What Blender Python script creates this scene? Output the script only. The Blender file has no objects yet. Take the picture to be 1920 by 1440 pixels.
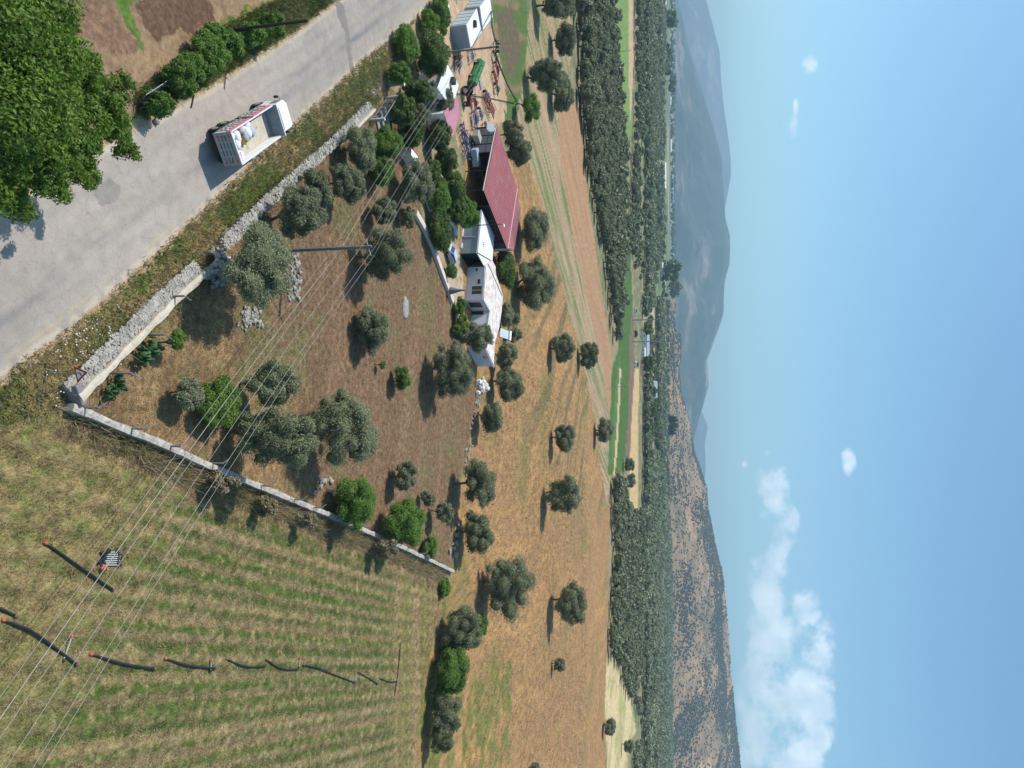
import bpy, math, random, numpy as np
from mathutils import Vector, Matrix
random.seed(7)
sc = bpy.context.scene
R = math.radians
# ------------------------------------------------------------------ camera
F = 1360.0; HX = 1273.0; PITCH = math.atan((HX-960)/F); CH = 36.0
SP, CP = math.sin(PITCH), math.cos(PITCH)
cam = bpy.data.cameras.new('camera'); camo = bpy.data.objects.new('camera', cam)
sc.collection.objects.link(camo); sc.camera = camo
cam.sensor_width = 36; cam.lens = F/1920*36; cam.clip_start = 0.5; cam.clip_end = 60000
camo.matrix_world = Matrix(((0, -1, 0, 0), (SP, 0, -CP, 0), (CP, 0, SP, CH), (0, 0, 0, 1)))
# ------------------------------------------------------------------ light
SUN_EL = R(54); SUN_DIR = Vector((-1, 0.14, 0)).normalized()
sun = bpy.data.lights.new('sun', 'SUN'); sun.energy = 4.4; sun.angle = R(0.53); sun.color = (1, .94, .85)
suno = bpy.data.objects.new('sun', sun); sc.collection.objects.link(suno)
sv = Vector((SUN_DIR.x*math.cos(SUN_EL), SUN_DIR.y*math.cos(SUN_EL), math.sin(SUN_EL)))
suno.rotation_euler = sv.to_track_quat('Z', 'Y').to_euler()
sc.view_settings.view_transform = 'Standard'; sc.view_settings.look = 'None'
sc.view_settings.exposure = 0.2; sc.view_settings.gamma = 1
sc.cycles.max_bounces = 6; sc.cycles.diffuse_bounces = 3; sc.cycles.transparent_max_bounces = 12
sc.cycles.volume_bounces = 0
SKY = 0.15
HAZE = 0.0001
# ------------------------------------------------------------------ projection helpers (back-projection to real positions)
def ray(px, py):
    u = px-960; r = py-720
    return (r, F*CP+u*SP, -F*SP+u*CP)
def G(px, py, z=0.0):
    d = ray(px, py); t = (z-CH)/d[2]
    return Vector((d[0]*t, d[1]*t, z))
def AT(px, py, Y):
    d = ray(px, py); t = Y/d[1]
    return Vector((d[0]*t, Y, CH+d[2]*t))
def fwd(y, z): return y*CP-(z-CH)*SP
def PX(x, y, z=0.0):
    z = z-CH; f = y*CP-z*SP; u = y*SP+z*CP
    return 960+F*u/f, 720+F*x/f
# ------------------------------------------------------------------ world: Nishita sky with clouds far away
W = bpy.data.worlds.new('World'); sc.world = W; W.use_nodes = True
nt = W.node_tree; nt.nodes.clear()
def nd(t, **k):
    n = nt.nodes.new(t)
    for a, b in k.items(): setattr(n, a, b)
    return n
def mth(op, a, b=None, c=None, clamp=False):
    n = nt.nodes.new('ShaderNodeMath'); n.operation = op; n.use_clamp = clamp
    for i, v in enumerate((a, b, c)):
        if v is None: continue
        if isinstance(v, (int, float)): n.inputs[i].default_value = v
        else: nt.links.new(v, n.inputs[i])
    return n.outputs[0]
out = nd('ShaderNodeOutputWorld'); bg = nd('ShaderNodeBackground'); sky = nd('ShaderNodeTexSky')
sky.sky_type = 'NISHITA'; sky.sun_disc = False; sky.sun_elevation = SUN_EL
sky.sun_rotation = math.atan2(SUN_DIR.x, SUN_DIR.y); sky.altitude = 50; sky.air_density = 1.0; sky.dust_density = 1.1; sky.ozone_density = 2.2
bg.inputs[1].default_value = SKY
tc = nd('ShaderNodeTexCoord'); sep = nd('ShaderNodeSeparateXYZ'); nt.links.new(tc.outputs['Generated'], sep.inputs[0])
yy = mth('MAXIMUM', sep.outputs[1], 0.05)
cu = mth('DIVIDE', sep.outputs[0], yy); cv = mth('DIVIDE', sep.outputs[2], yy)
cx = nd('ShaderNodeCombineXYZ'); nt.links.new(cu, cx.inputs[0]); nt.links.new(cv, cx.inputs[1])
nz = nd('ShaderNodeTexNoise'); nz.inputs['Scale'].default_value = 21; nz.inputs['Detail'].default_value = 10; nz.inputs['Roughness'].default_value = .62
nt.links.new(cx.outputs[0], nz.inputs['Vector'])
nz2 = nd('ShaderNodeTexNoise'); nz2.inputs['Scale'].default_value = 30; nz2.inputs['Detail'].default_value = 5
nt.links.new(cx.outputs[0], nz2.inputs['Vector'])
# cloud puffs: centre (photo pixel), half width along the horizon, half height
PUFFS = [(1450, 905, 50, 42), (1462, 985, 70, 46), (1440, 1080, 75, 50), (1425, 1180, 90, 48), (1420, 1300, 110, 50), (1425, 1420, 110, 50),
         (1515, 1120, 60, 34), (1535, 1190, 70, 44), (1530, 1270, 70, 48), (1540, 1350, 60, 44), (1520, 1430, 90, 44), (1460, 1230, 160, 60),
         (1590, 866, 34, 19), (1516, 122, 34, 20), (1488, 236, 32, 12), (1492, 200, 22, 7), (1396, 870, 9, 8), (1438, 850, 9, 9), (1480, 1400, 120, 70)]
acc = None
for (qx, qy, hw, hh) in PUFFS:
    d = ray(qx, qy); u0, v0 = d[0]/d[1], d[2]/d[1]; a = hw/1480.; b = hh/1480.
    du = mth('DIVIDE', mth('SUBTRACT', cu, u0), a); dv = mth('DIVIDE', mth('SUBTRACT', cv, v0), b)
    e = mth('SUBTRACT', 1.0, mth('ADD', mth('MULTIPLY', du, du), mth('MULTIPLY', dv, dv)), clamp=True)
    acc = e if acc is None else mth('ADD', acc, mth('MULTIPLY', e, .8))
acc = mth('MINIMUM', acc, .9)
dens = mth('ADD', acc, mth('MULTIPLY', mth('SUBTRACT', nz.outputs[0], .50), 3.3))
dens = mth('MULTIPLY', dens, mth('MULTIPLY', acc, 3.0, clamp=True))
mr = nd('ShaderNodeMapRange'); mr.interpolation_type = 'SMOOTHSTEP'
nt.links.new(dens, mr.inputs[0]); mr.inputs[1].default_value = .22; mr.inputs[2].default_value = 1.0; mr.inputs[3].default_value = 0; mr.inputs[4].default_value = .52
shade = nd('ShaderNodeMapRange'); nt.links.new(nz2.outputs[0], shade.inputs[0]); shade.inputs[1].default_value = .35; shade.inputs[2].default_value = .65
cc = nd('ShaderNodeMixRGB'); nt.links.new(shade.outputs[0], cc.inputs[0]); cc.inputs[1].default_value = (6.3, 6.8, 7.4, 1); cc.inputs[2].default_value = (9.6, 9.6, 9.7, 1)
tnt = nd('ShaderNodeMixRGB', blend_type='MULTIPLY'); tnt.inputs[0].default_value = 1; nt.links.new(sky.outputs[0], tnt.inputs[1]); tnt.inputs[2].default_value = (.78, 1.02, 1.02, 1)
mx = nd('ShaderNodeMixRGB'); nt.links.new(mr.outputs[0], mx.inputs[0]); nt.links.new(tnt.outputs[0], mx.inputs[1]); nt.links.new(cc.outputs[0], mx.inputs[2])
nt.links.new(mx.outputs[0], bg.inputs[0]); nt.links.new(bg.outputs[0], out.inputs[0])

# ------------------------------------------------------------------ materials
def lin(r, g, b):
    f = lambda c: (c/255/12.92) if c/255 <= .04045 else ((c/255+.055)/1.055)**2.4
    return (f(r), f(g), f(b))
MATS = {}
def mat(name, col, rough=.7, metal=0., noise=.12, nscale=3., bump=0., bscale=40., spec=.3, stain=None, stripes=None):
    if name in MATS: return MATS[name]
    m = bpy.data.materials.new(name); MATS[name] = m; m.use_nodes = True; t = m.node_tree; n = t.nodes; l = t.links
    b = n['Principled BSDF']; b.inputs['Roughness'].default_value = rough; b.inputs['Metallic'].default_value = metal
    b.inputs['Specular IOR Level'].default_value = spec
    tcn = n.new('ShaderNodeTexCoord')
    no = n.new('ShaderNodeTexNoise'); no.inputs['Scale'].default_value = nscale; no.inputs['Detail'].default_value = 6; no.inputs['Roughness'].default_value = .65
    l.new(tcn.outputs['Object'], no.inputs['Vector'])
    cr = n.new('ShaderNodeValToRGB'); cr.color_ramp.elements[0].position = .3; cr.color_ramp.elements[1].position = .7
    cr.color_ramp.elements[0].color = (*[c*(1-noise) for c in col], 1); cr.color_ramp.elements[1].color = (*[min(1, c*(1+noise)) for c in col], 1)
    l.new(no.outputs[0], cr.inputs[0]); last = cr.outputs[0]
    if stain:
        n2 = n.new('ShaderNodeTexNoise'); n2.inputs['Scale'].default_value = stain[1]; n2.inputs['Detail'].default_value = 8; n2.inputs['Roughness'].default_value = .7
        l.new(tcn.outputs['Object'], n2.inputs['Vector'])
        r2 = n.new('ShaderNodeValToRGB'); r2.color_ramp.elements[0].position = stain[2]; r2.color_ramp.elements[1].position = stain[2]+.12
        l.new(n2.outputs[0], r2.inputs[0]); mxx = n.new('ShaderNodeMixRGB'); l.new(r2.outputs[0], mxx.inputs[0]); l.new(last, mxx.inputs[1]); mxx.inputs[2].default_value = (*stain[0], 1); last = mxx.outputs[0]
    l.new(last, b.inputs['Base Color'])
    if bump:
        nb = n.new('ShaderNodeTexNoise'); nb.inputs['Scale'].default_value = bscale; nb.inputs['Detail'].default_value = 4; l.new(tcn.outputs['Object'], nb.inputs['Vector'])
        bp = n.new('ShaderNodeBump'); bp.inputs['Strength'].default_value = bump; bp.inputs['Distance'].default_value = .03; l.new(nb.outputs[0], bp.inputs['Height']); l.new(bp.outputs[0], b.inputs['Normal'])
    return m
def leafmat(name, dark, light, trans=.22, rough=.55):
    m = bpy.data.materials.new(name); MATS[name] = m; m.use_nodes = True; t = m.node_tree; n = t.nodes; l = t.links
    b = n['Principled BSDF']; b.inputs['Roughness'].default_value = rough; b.inputs['Specular IOR Level'].default_value = .25
    at = n.new('ShaderNodeAttribute'); at.attribute_name = 'tint'
    cr = n.new('ShaderNodeValToRGB'); cr.color_ramp.elements[0].color = (*dark, 1); cr.color_ramp.elements[1].color = (*light, 1)
    l.new(at.outputs['Fac'], cr.inputs[0]); l.new(cr.outputs[0], b.inputs['Base Color'])
    tr = n.new('ShaderNodeBsdfTranslucent'); l.new(cr.outputs[0], tr.inputs[0]); ms = n.new('ShaderNodeMixShader'); ms.inputs[0].default_value = trans
    l.new(b.outputs[0], ms.inputs[1]); l.new(tr.outputs[0], ms.inputs[2]); l.new(ms.outputs[0], n['Material Output'].inputs[0])
    return m
OLIVE = leafmat('olive_leaf', (.08, .092, .046), (.30, .325, .18))
GREEN = leafmat('bright_leaf', (.03, .075, .012), (.21, .34, .06), .3)
MULB = leafmat('broad_leaf', (.03, .07, .010), (.21, .33, .04), .34)
CITRUS = leafmat('dark_green_leaf', (.03, .058, .014), (.15, .22, .05), .22)
DRYL = leafmat('dry_brush', (.12, .10, .05), (.34, .28, .17), .1)
PINE = leafmat('cypress_leaf', (.012, .025, .014), (.035, .055, .03), .1)
GRASS = leafmat('grass_blade', (.08, .13, .025), (.38, .30, .17), .25)
BARK = mat('bark', (.13, .10, .075), .9, noise=.35, nscale=6, bump=.6)
# ------------------------------------------------------------------ mesh tools
col = sc.collection
class MB:
    def __init__(s): s.v = []; s.f = []; s.m = []
    def add(s, vs, fs, mi=0):
        o = len(s.v); s.v += [tuple(v) for v in vs]; s.f += [tuple(i+o for i in f) for f in fs]; s.m += [mi]*len(fs); return s
    def box(s, c, d, rz=0, mi=0, bev=0, rx=0, ry=0):
        x, y, z = (q/2 for q in d)
        M = Matrix.Rotation(rz, 3, 'Z') @ Matrix.Rotation(ry, 3, 'Y') @ Matrix.Rotation(rx, 3, 'X'); c = Vector(c)
        if bev <= 0:
            vs = [c+M@Vector((i*x, j*y, k*z)) for k in (-1, 1) for j in (-1, 1) for i in (-1, 1)]
            return s.add(vs, [(0, 2, 3, 1), (4, 5, 7, 6), (0, 1, 5, 4), (2, 6, 7, 3), (0, 4, 6, 2), (1, 3, 7, 5)], mi)
        vs = []; b = bev
        for k in (-1, 1):
            for (ax, ay, az) in ((b, b, 0), (0, 0, b)):
                pass
        # chamfered box: octagonal section extruded with inset caps
        ring = [(x-b, -y), (x, -y+b), (x, y-b), (x-b, y), (-x+b, y), (-x, y-b), (-x, -y+b), (-x+b, -y)]
        ins = [(math.copysign(abs(px)-b*.8, px), math.copysign(abs(py)-b*.8, py)) for px, py in ring]
        lv = [(ins, -z), (ring, -z+b), (ring, z-b), (ins, z)]
        for rg, zz in lv: vs += [c+M@Vector((px, py, zz)) for px, py in rg]
        fs = [tuple(range(7, -1, -1)), tuple(range(24, 32))]
        for L in range(3):
            for i in range(8): j = (i+1) % 8; fs.append((L*8+i, L*8+j, L*8+8+j, L*8+8+i))
        return s.add(vs, fs, mi)
    def prism(s, poly, z0, z1, mi=0):
        n = len(poly); a = sum(poly[i][0]*poly[(i+1) % n][1]-poly[(i+1) % n][0]*poly[i][1] for i in range(n))
        if a < 0: poly = poly[::-1]
        vs = [(p[0], p[1], z0) for p in poly]+[(p[0], p[1], z1) for p in poly]
        fs = [tuple(range(n-1, -1, -1)), tuple(range(n, 2*n))]+[(i, (i+1) % n, n+(i+1) % n, n+i) for i in range(n)]
        return s.add(vs, fs, mi)
    def slab(s, quad, th, mi=0):   # thick sheet from a 3D polygon, thickness downward
        n = len(quad); q = [Vector(p) for p in quad]
        nn = (q[1]-q[0]).cross(q[2]-q[0])
        if nn.z < 0: q = q[::-1]
        vs = [p-Vector((0, 0, th)) for p in q]+q
        fs = [tuple(range(n-1, -1, -1)), tuple(range(n, 2*n))]+[(i, (i+1) % n, n+(i+1) % n, n+i) for i in range(n)]
        return s.add(vs, fs, mi)
    def tube(s, pts, r, n=6, mi=0):
        pts = [Vector(p) for p in pts]; k = len(pts)
        rs = r if isinstance(r, (list, tuple)) else [r]*k
        vs = []; ref = None
        for i, p in enumerate(pts):
            t = (pts[min(i+1, k-1)]-pts[max(i-1, 0)]); t = t.normalized() if t.length > 1e-9 else Vector((0, 0, 1))
            if ref is None: ref = Vector((0, 0, 1)) if abs(t.z) < .9 else Vector((1, 0, 0))
            a = t.cross(ref).normalized(); b = t.cross(a); ref = b.cross(t) if False else ref
            for j in range(n):
                th = 2*math.pi*j/n; vs.append(p+(a*math.cos(th)+b*math.sin(th))*rs[i])
        fs = [(i*n+j, i*n+(j+1) % n, (i+1)*n+(j+1) % n, (i+1)*n+j) for i in range(k-1) for j in range(n)]
        fs += [tuple(range(n-1, -1, -1)), tuple((k-1)*n+j for j in range(n))]
        return s.add(vs, fs, mi)
    def disc(s, c, r, th, axis, n=20, mi=0):
        c = Vector(c); ax = Vector(axis).normalized()*th/2
        return s.tube([c-ax, c+ax], r, n, mi)
    def blob(s, c, r, seed=0, amp=.18, n=8, mi=0, rz=0):
        rr = random.Random(seed); c = Vector(c); r = Vector(r) if hasattr(r, '__len__') else Vector((r, r, r))
        M = Matrix.Rotation(rz, 3, 'Z'); m = max(3, n//2)
        vs = [c+M@Vector((0, 0, -r.z))]
        for i in range(1, m):
            ph = math.pi*i/m
            for j in range(n):
                th = 2*math.pi*j/n+(i % 2)*.3; k = 1+rr.uniform(-amp, amp)
                vs.append(c+M@Vector((r.x*math.sin(ph)*math.cos(th)*k, r.y*math.sin(ph)*math.sin(th)*k, -r.z*math.cos(ph)*k)))
        vs.append(c+M@Vector((0, 0, r.z))); L = len(vs)-1
        fs = [(0, 1+(j+1) % n, 1+j) for j in range(n)]
        for i in range(m-2):
            for j in range(n): a = 1+i*n; fs.append((a+j, a+(j+1) % n, a+n+(j+1) % n, a+n+j))
        a = 1+(m-2)*n; fs += [(a+j, a+(j+1) % n, L) for j in range(n)]
        return s.add(vs, fs, mi)
    def build(s, name, mats, parent=None, smooth=False, **tags):
        me = bpy.data.meshes.new(name); me.from_pydata(s.v, [], s.f); mats = mats if isinstance(mats, (list, tuple)) else [mats]
        for m in mats: me.materials.append(m)
        if len(mats) > 1: me.polygons.foreach_set('material_index', s.m)
        if smooth: me.polygons.foreach_set('use_smooth', [True]*len(s.f))
        me.update(); o = bpy.data.objects.new(name, me); col.objects.link(o); o.parent = parent
        tag(o, **tags); return o
def tag(o, label=None, category=None, group=None, kind=None):
    for k, v in (('label', label), ('category', category), ('group', group), ('kind', kind)):
        if v: o[k] = v
    return o
def thing(name, label, cat, loc=(0, 0, 0), rz=0, group=None):
    o = bpy.data.objects.new(name, None); col.objects.link(o); o.empty_display_size = .3; o.location = loc; o.rotation_euler = (0, 0, rz)
    return tag(o, label, cat, group)
def kids(o): return [c for c in bpy.data.objects if c.parent == o]
def copy_tree(o, parent=None, top=True):
    c = o.copy(); col.objects.link(c); c.parent = parent
    for ch in kids(o): copy_tree(ch, c, False)
    return c
def npmesh(name, V, Fq, mats, attrs=None, midx=None, colr=None, parent=None, smooth=False):
    me = bpy.data.meshes.new(name); nv = len(V); nf, k = Fq.shape
    me.vertices.add(nv); me.vertices.foreach_set('co', np.ascontiguousarray(V, np.float32).ravel())
    me.loops.add(nf*k); me.polygons.add(nf)
    me.loops.foreach_set('vertex_index', np.ascontiguousarray(Fq, np.int32).ravel())
    me.polygons.foreach_set('loop_start', np.arange(0, nf*k, k, dtype=np.int32))
    for m in (mats if isinstance(mats, (list, tuple)) else [mats]): me.materials.append(m)
    if midx is not None: me.polygons.foreach_set('material_index', midx.astype(np.int32))
    if smooth is not False: me.polygons.foreach_set('use_smooth', np.ones(nf, bool) if smooth is True else smooth)
    if attrs is not None:
        a = me.attributes.new('tint', 'FLOAT', 'FACE'); a.data.foreach_set('value', attrs.astype(np.float32))
    if colr is not None:
        a = me.color_attributes.new('Col', 'FLOAT_COLOR', 'POINT'); a.data.foreach_set('color', np.hstack([colr, np.ones((nv, 1))]).astype(np.float32).ravel())
    me.update(calc_edges=True); me.validate()
    o = bpy.data.objects.new(name, me); col.objects.link(o); o.parent = parent
    return o
# ------------------------------------------------------------------ numpy noise
def vnoise(x, y, s=0):
    xi = np.floor(x).astype(np.int64); yi = np.floor(y).astype(np.int64); xf = x-xi; yf = y-yi
    def h(a, b):
        n = (a*374761393+b*668265263+s*1274126177) & 0xffffffff; n = ((n ^ (n >> 13))*1274126177) & 0xffffffff; n = n ^ (n >> 16)
        return (n & 0xffff)/65535.
    u = xf*xf*(3-2*xf); v = yf*yf*(3-2*yf)
    return (h(xi, yi)*(1-u)+h(xi+1, yi)*u)*(1-v)+(h(xi, yi+1)*(1-u)+h(xi+1, yi+1)*u)*v
def fbm(x, y, o=4, s=0):
    a = 0; w = .5; t = 0
    for i in range(o): a = a+w*vnoise(x*2**i, y*2**i, s+i*17); t += w; w *= .55
    return a/t
def pip(px, py, poly):
    c = np.zeros(px.shape, bool); n = len(poly); j = n-1
    for i in range(n):
        xi, yi = poly[i]; xj, yj = poly[j]
        if yi != yj:
            c ^= ((yi > py) != (yj > py)) & (px < (xj-xi)*(py-yi)/(yj-yi)+xi)
        j = i
    return c
# ------------------------------------------------------------------ terrain
def mix(a, b, t): t = np.clip(t, 0, 1)[:, None]; return a*(1-t)+b*t
def C3(r, g, b, k=.82): return np.array(lin(r, g, b))[None, :]*k
ROADL = [(-300, 560), (-60, 425), (20, 385), (60, 365), (110, 322), (165, 290), (240, 255), (300, 222), (360, 185), (400, 165), (470, 120), (560, 62), (640, 0), (700, -50), (800, -150)]
ROADR = [(-300, 930), (-60, 760), (0, 712), (50, 672), (110, 630), (180, 572), (250, 510), (310, 458), (360, 412), (400, 372), (440, 335), (520, 254), (570, 214), (620, 170), (665, 124), (700, 96), (750, 62), (800, 12), (806, 0), (812, -30), (900, -150)]
ROAD = ROADL+ROADR[::-1]
SHOULD = [(x-6, y-9) for x, y in ROADL]+[(x+7, y+9) for x, y in ROADR[::-1]]
WALL1 = [(735, 165), (700, 200), (640, 260), (580, 320), (520, 372), (480, 410), (420, 468), (385, 520), (340, 558), (270, 628), (200, 700), (150, 752), (125, 765)]
ORCH = WALL1[::-1]+[(735, 165)][:0]+[(760, 200), (790, 300), (790, 400), (828, 520), (855, 600), (868, 640), (895, 720), (893, 760), (880, 830), (862, 900), (852, 980), (856, 1075), (820, 1062), (700, 1003), (560, 945), (420, 885), (280, 815), (150, 765)]
HAY = [(-400, 800), (-10, 745), (100, 770), (150, 772), (280, 825), (420, 895), (560, 955), (700, 1013), (820, 1070), (838, 1100), (836, 1150), (812, 1200), (795, 1290), (780, 1380), (775, 1440), (765, 1700), (-400, 1900)]
YARD = [(800, 60), (835, 90), (845, 130), (858, 165), (868, 200), (856, 262), (875, 300), (900, 330), (925, 240), (945, 225), (950, 190), (946, 150), (936, 110), (925, 70), (918, 40), (890, 0), (840, 0), (800, 0)]
GRASSL = [(925, 60), (922, -40), (985, -40), (990, 60), (985, 150), (972, 200), (960, 235), (945, 240), (946, 180), (942, 130)]
STRIP = [(985, 60), (1000, 0), (1060, -40), (1075, 60), (1060, 200), (1090, 400), (1118, 560), (1133, 700), (1142, 800), (1146, 880), (1138, 960), (1120, 820), (1100, 700), (1070, 600), (1030, 420), (990, 300), (965, 240)]
PLOUGH = [(1045, 205), (1085, 190), (1094, 300), (1110, 420), (1130, 560), (1146, 660), (1151, 720), (1148, 790), (1142, 770), (1128, 690), (1108, 590), (1075, 450), (1050, 300)]
PALE = [(1137, 1228), (1152, 1232), (1170, 1290), (1186, 1325), (1192, 1370), (1178, 1400), (1176, 1480), (1140, 1480), (1134, 1330)]
GF1 = [(1158, -60), (1178, -60), (1180, 60), (1184, 200), (1185, 250), (1174, 262), (1170, 200), (1162, 100), (1156, 0)]
GF2 = [(1147, 690), (1158, 660), (1172, 480), (1182, 470), (1186, 560), (1185, 680), (1178, 780), (1170, 885), (1140, 890), (1142, 840)]
TAN1 = [(1178, -60), (1186, -60), (1188, 120), (1182, 240), (1178, 100)]
BROWN1 = [(1182, 620), (1186, 560), (1189, 620), (1189, 700), (1183, 800), (1180, 885), (1171, 885), (1178, 780)]
STRAW = [(1190, 690), (1198, 690), (1197, 800), (1196, 900), (1196, 955), (1180, 955), (1180, 885), (1184, 790)]
STRAW2 = [(1216, 560), (1226, 560), (1227, 640), (1226, 720), (1220, 700), (1222, 620)]
ZN = ['ground', 'road', 'grass_verge', 'hay_field', 'orchard_ground', 'yard', 'grass_strip', 'field_track', 'ploughed_field', 'golden_field', 'pale_field', 'green_field', 'straw_field']
def zones(X, Y):
    """zone index and albedo for world points on the ground"""
    n = X.shape[0]
    jx = (fbm(X*.9, Y*.9, 3, 5)-.5)*(1.0+Y*.006); jy = (fbm(X*.9, Y*.9, 3, 9)-.5)*(1.0+Y*.02)
    px, py = PX(X+jx, Y+jy); px0, py0 = PX(X+jx*.15, Y+jy*.15)
    pX, pY = PX(X, Y)
    big = fbm(X*.06, Y*.06, 4, 1); med = fbm(X*.35, Y*.35, 4, 2); fin = fbm(X*1.6, Y*1.6, 3, 3); vf = fbm(X*4, Y*4, 2, 4)
    Z = np.zeros(n, int)
    tan = C3(176, 148, 116); gold = C3(170, 134, 92); oliv = C3(126, 122, 82); grn = C3(98, 122, 58); bgr = C3(92, 135, 55); soil = C3(146, 116, 96); white = C3(205, 188, 165)
    # default far plain: olive soils with patchwork
    strip = fbm(X*.004, Y*.012, 3, 31)
    c = mix(mix(C3(150, 140, 108), C3(108, 118, 84), (med-.35)*3), C3(170, 150, 118), (strip-.5)*4)
    far = pX > 1204
    patch = vnoise(X*.004, Y*.009, 77); c[far] = mix(mix(C3(108, 120, 92), C3(166, 154, 116), (patch[far]-.45)*5), C3(120, 140, 84), (vnoise(X[far]*.005+9, Y[far]*.012, 78)-.6)*8)
    # near left land beyond the road (upper left of the photo)
    m = (pX < 1000) & pip(px, py, [(-600, -2000), (1000, -2000), (900, -150), (700, -50), (640, 0), (400, 165), (240, 255), (20, 385), (-400, 620), (-800, 620)])
    cl = mix(mix(tan*.8, soil*.82, (med-.4)*4), grn, (big-.52)*7+(fin-.5)*2)
    mm = pip(px, py, [(250, 8), (370, -30), (400, 20), (370, 60), (300, 78), (262, 50)]); cl[mm] = (C3(112, 88, 72)*(.75+.5*vf[:, None]))[mm]
    mm = pip(px, py, [(120, -50), (190, 0), (245, 70), (262, 100), (238, 112), (200, 85), (160, 80), (130, 30)]); cl[mm] = (C3(140, 112, 90)*(.75+.5*vf[:, None]))[mm]
    mm = pip(px, py, [(190, -60), (330, -60), (240, 12), (245, 40), (268, 95), (258, 90), (225, 30)]); cl[mm] = (grn*(.8+.5*fin[:, None]))[mm]
    mm = pip(px, py, [(395, 40), (520, 0), (640, -20), (560, 62), (470, 120), (400, 165), (300, 222), (240, 255), (260, 190), (330, 130)]); cl[mm] = mix(C3(98, 112, 56), C3(150, 135, 80), (fin-.45)*3)[mm]
    c[m] = cl[m]; Z[m] = 0
    # golden field (default for the nearer land right of the houses)
    m = pip(px, py, [(850, 560), (880, 250), (960, 300), (1000, 300), (1045, 500), (1085, 640), (1120, 790), (1140, 885), (1143, 960), (1142, 1000), (1139, 1120), (1138, 1250), (1136, 1440), (1134, 1900), (700, 1900), (775, 1440), (800, 1250), (836, 1150), (838, 1100), (856, 1060), (852, 980), (880, 830)])
    a = .3; cr = X*math.cos(a)+Y*math.sin(a); al = -X*math.sin(a)+Y*math.cos(a)
    # mower tracks: long, bent, darker streaks
    wob = (fbm(X*.02, Y*.02, 3, 41)-.5)*26
    st = fbm((X*.985-Y*.17+wob)*.33, (X*.17+Y*.985)*.022, 3, 42)
    st2 = fbm((X*.85+Y*.52+wob)*.28, (-X*.52+Y*.85)*.02, 3, 43)
    cg = mix(gold, C3(160, 124, 88), (med-.4)*3); cg = mix(cg, C3(182, 142, 94), (st-.55)*5)
    dens = np.clip((pX-960)/60, 0, 1)*np.clip((pX+(.0)*pY-880)/60, 0, 1)*np.clip((1010-pY)/90, 0, 1)
    cg = mix(cg, C3(116, 108, 74), np.clip((st2-.50)*8, 0, .85)*dens)
    cg = mix(cg, C3(128, 122, 74), np.clip((fbm(X*.05, Y*.05, 3, 44)-.6)*4+(fin-.5)*1.2-.1, 0, .6))
    mm = (pX < 960) & (pY > 1240); cg[mm] = mix(cg, C3(122, 122, 66), (med-.38)*4)[mm]
    c[m] = cg[m]; Z[m] = 9
    m = pip(px, py, STRIP); ss = fbm((X*.93-Y*.36)*.5, (X*.36+Y*.93)*.03, 3, 51)
    cs = mix(C3(174, 148, 120), C3(112, 130, 80), (ss-.42)*4+(fin-.5)*1.2); cs = mix(cs, C3(186, 158, 128), (fbm((X*.93-Y*.36)*.8, Y*.02, 2, 52)-.58)*6)
    c[m] = cs[m]; Z[m] = 7
    m = pip(px, py, GRASSL); cs = mix(C3(92, 114, 62), C3(138, 120, 92), (fbm((X+Y*.5)*.3, Y*.05, 3, 53)-.48)*7); c[m] = cs[m]; Z[m] = 6
    m = pip(px, py, [(928, 20), (960, 10), (975, 80), (965, 150), (948, 140), (935, 60)]); c[m] = mix(C3(112, 96, 82), C3(96, 120, 62), (fin-.55)*4)[m]
    m = pip(px, py, PLOUGH); rr = vnoise((X*.93-Y*.36)*1.1, Y*.02, 54); c[m] = mix(C3(184, 148, 112), C3(164, 128, 98), rr*.9)[m]; Z[m] = 8
    m = pip(px, py, PALE); c[m] = mix(C3(214, 192, 148), C3(176, 170, 116), (fbm(X*.08, Y*.03, 3, 55)-.45)*5)[m]; Z[m] = 10
    for P, ca, cb, z in ((GF1, C3(112, 142, 74), C3(128, 152, 84), 11), (GF2, C3(74, 104, 50), C3(86, 114, 54), 11), (TAN1, C3(205, 175, 145), C3(186, 158, 128), 12), (BROWN1, C3(136, 110, 96), C3(128, 102, 88), 8), (STRAW, C3(214, 184, 134), C3(196, 166, 120), 12), (STRAW2, C3(208, 184, 138), C3(190, 168, 126), 12)):
        m = pip(px0, py0, P); c[m] = mix(ca, cb, med*1.2)[m]; Z[m] = z
    m = pip(px0, py0, [(1143, 890), (1148, 800), (1160, 670), (1164, 670), (1158, 760), (1153, 850)]); c[m] = C3(92, 122, 70)[0]
    m = pip(px0, py0, [(1150, 890), (1153, 850), (1158, 760), (1162, 690), (1165, 690), (1162, 760), (1157, 850), (1153, 890)]); c[m] = C3(200, 180, 138)[0]
    # hay field
    m = pip(px, py, HAY)
    hx = .356; hy = .934; across = X*hy-Y*hx; along = X*hx+Y*hy
    rows = np.sin(across*2*math.pi/1.35+1.2*fbm(X*.05, Y*.05, 2, 60))*.5+.5
    rows = rows*.26+.42*fbm(across*1.6, along*.008, 3, 61)+.32*fbm(across*.45, along*.008, 3, 66)
    g = np.clip((rows-.5)*3.5+(fbm(X*2.2, Y*2.2, 3, 62)-.5)*1.9+.42, 0, 1)
    ch = mix(C3(148, 130, 94), C3(88, 104, 50), g); ch = mix(ch, C3(166, 146, 108), (fbm(X*2.1, Y*2.1, 3, 63)-.58)*4)
    near = np.clip((880-(pX*.9+pY*.55))/160, 0, 1); ch = mix(ch, mix(C3(156, 136, 94), C3(118, 118, 68), (fin-.4)*3), near*.8)
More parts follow.
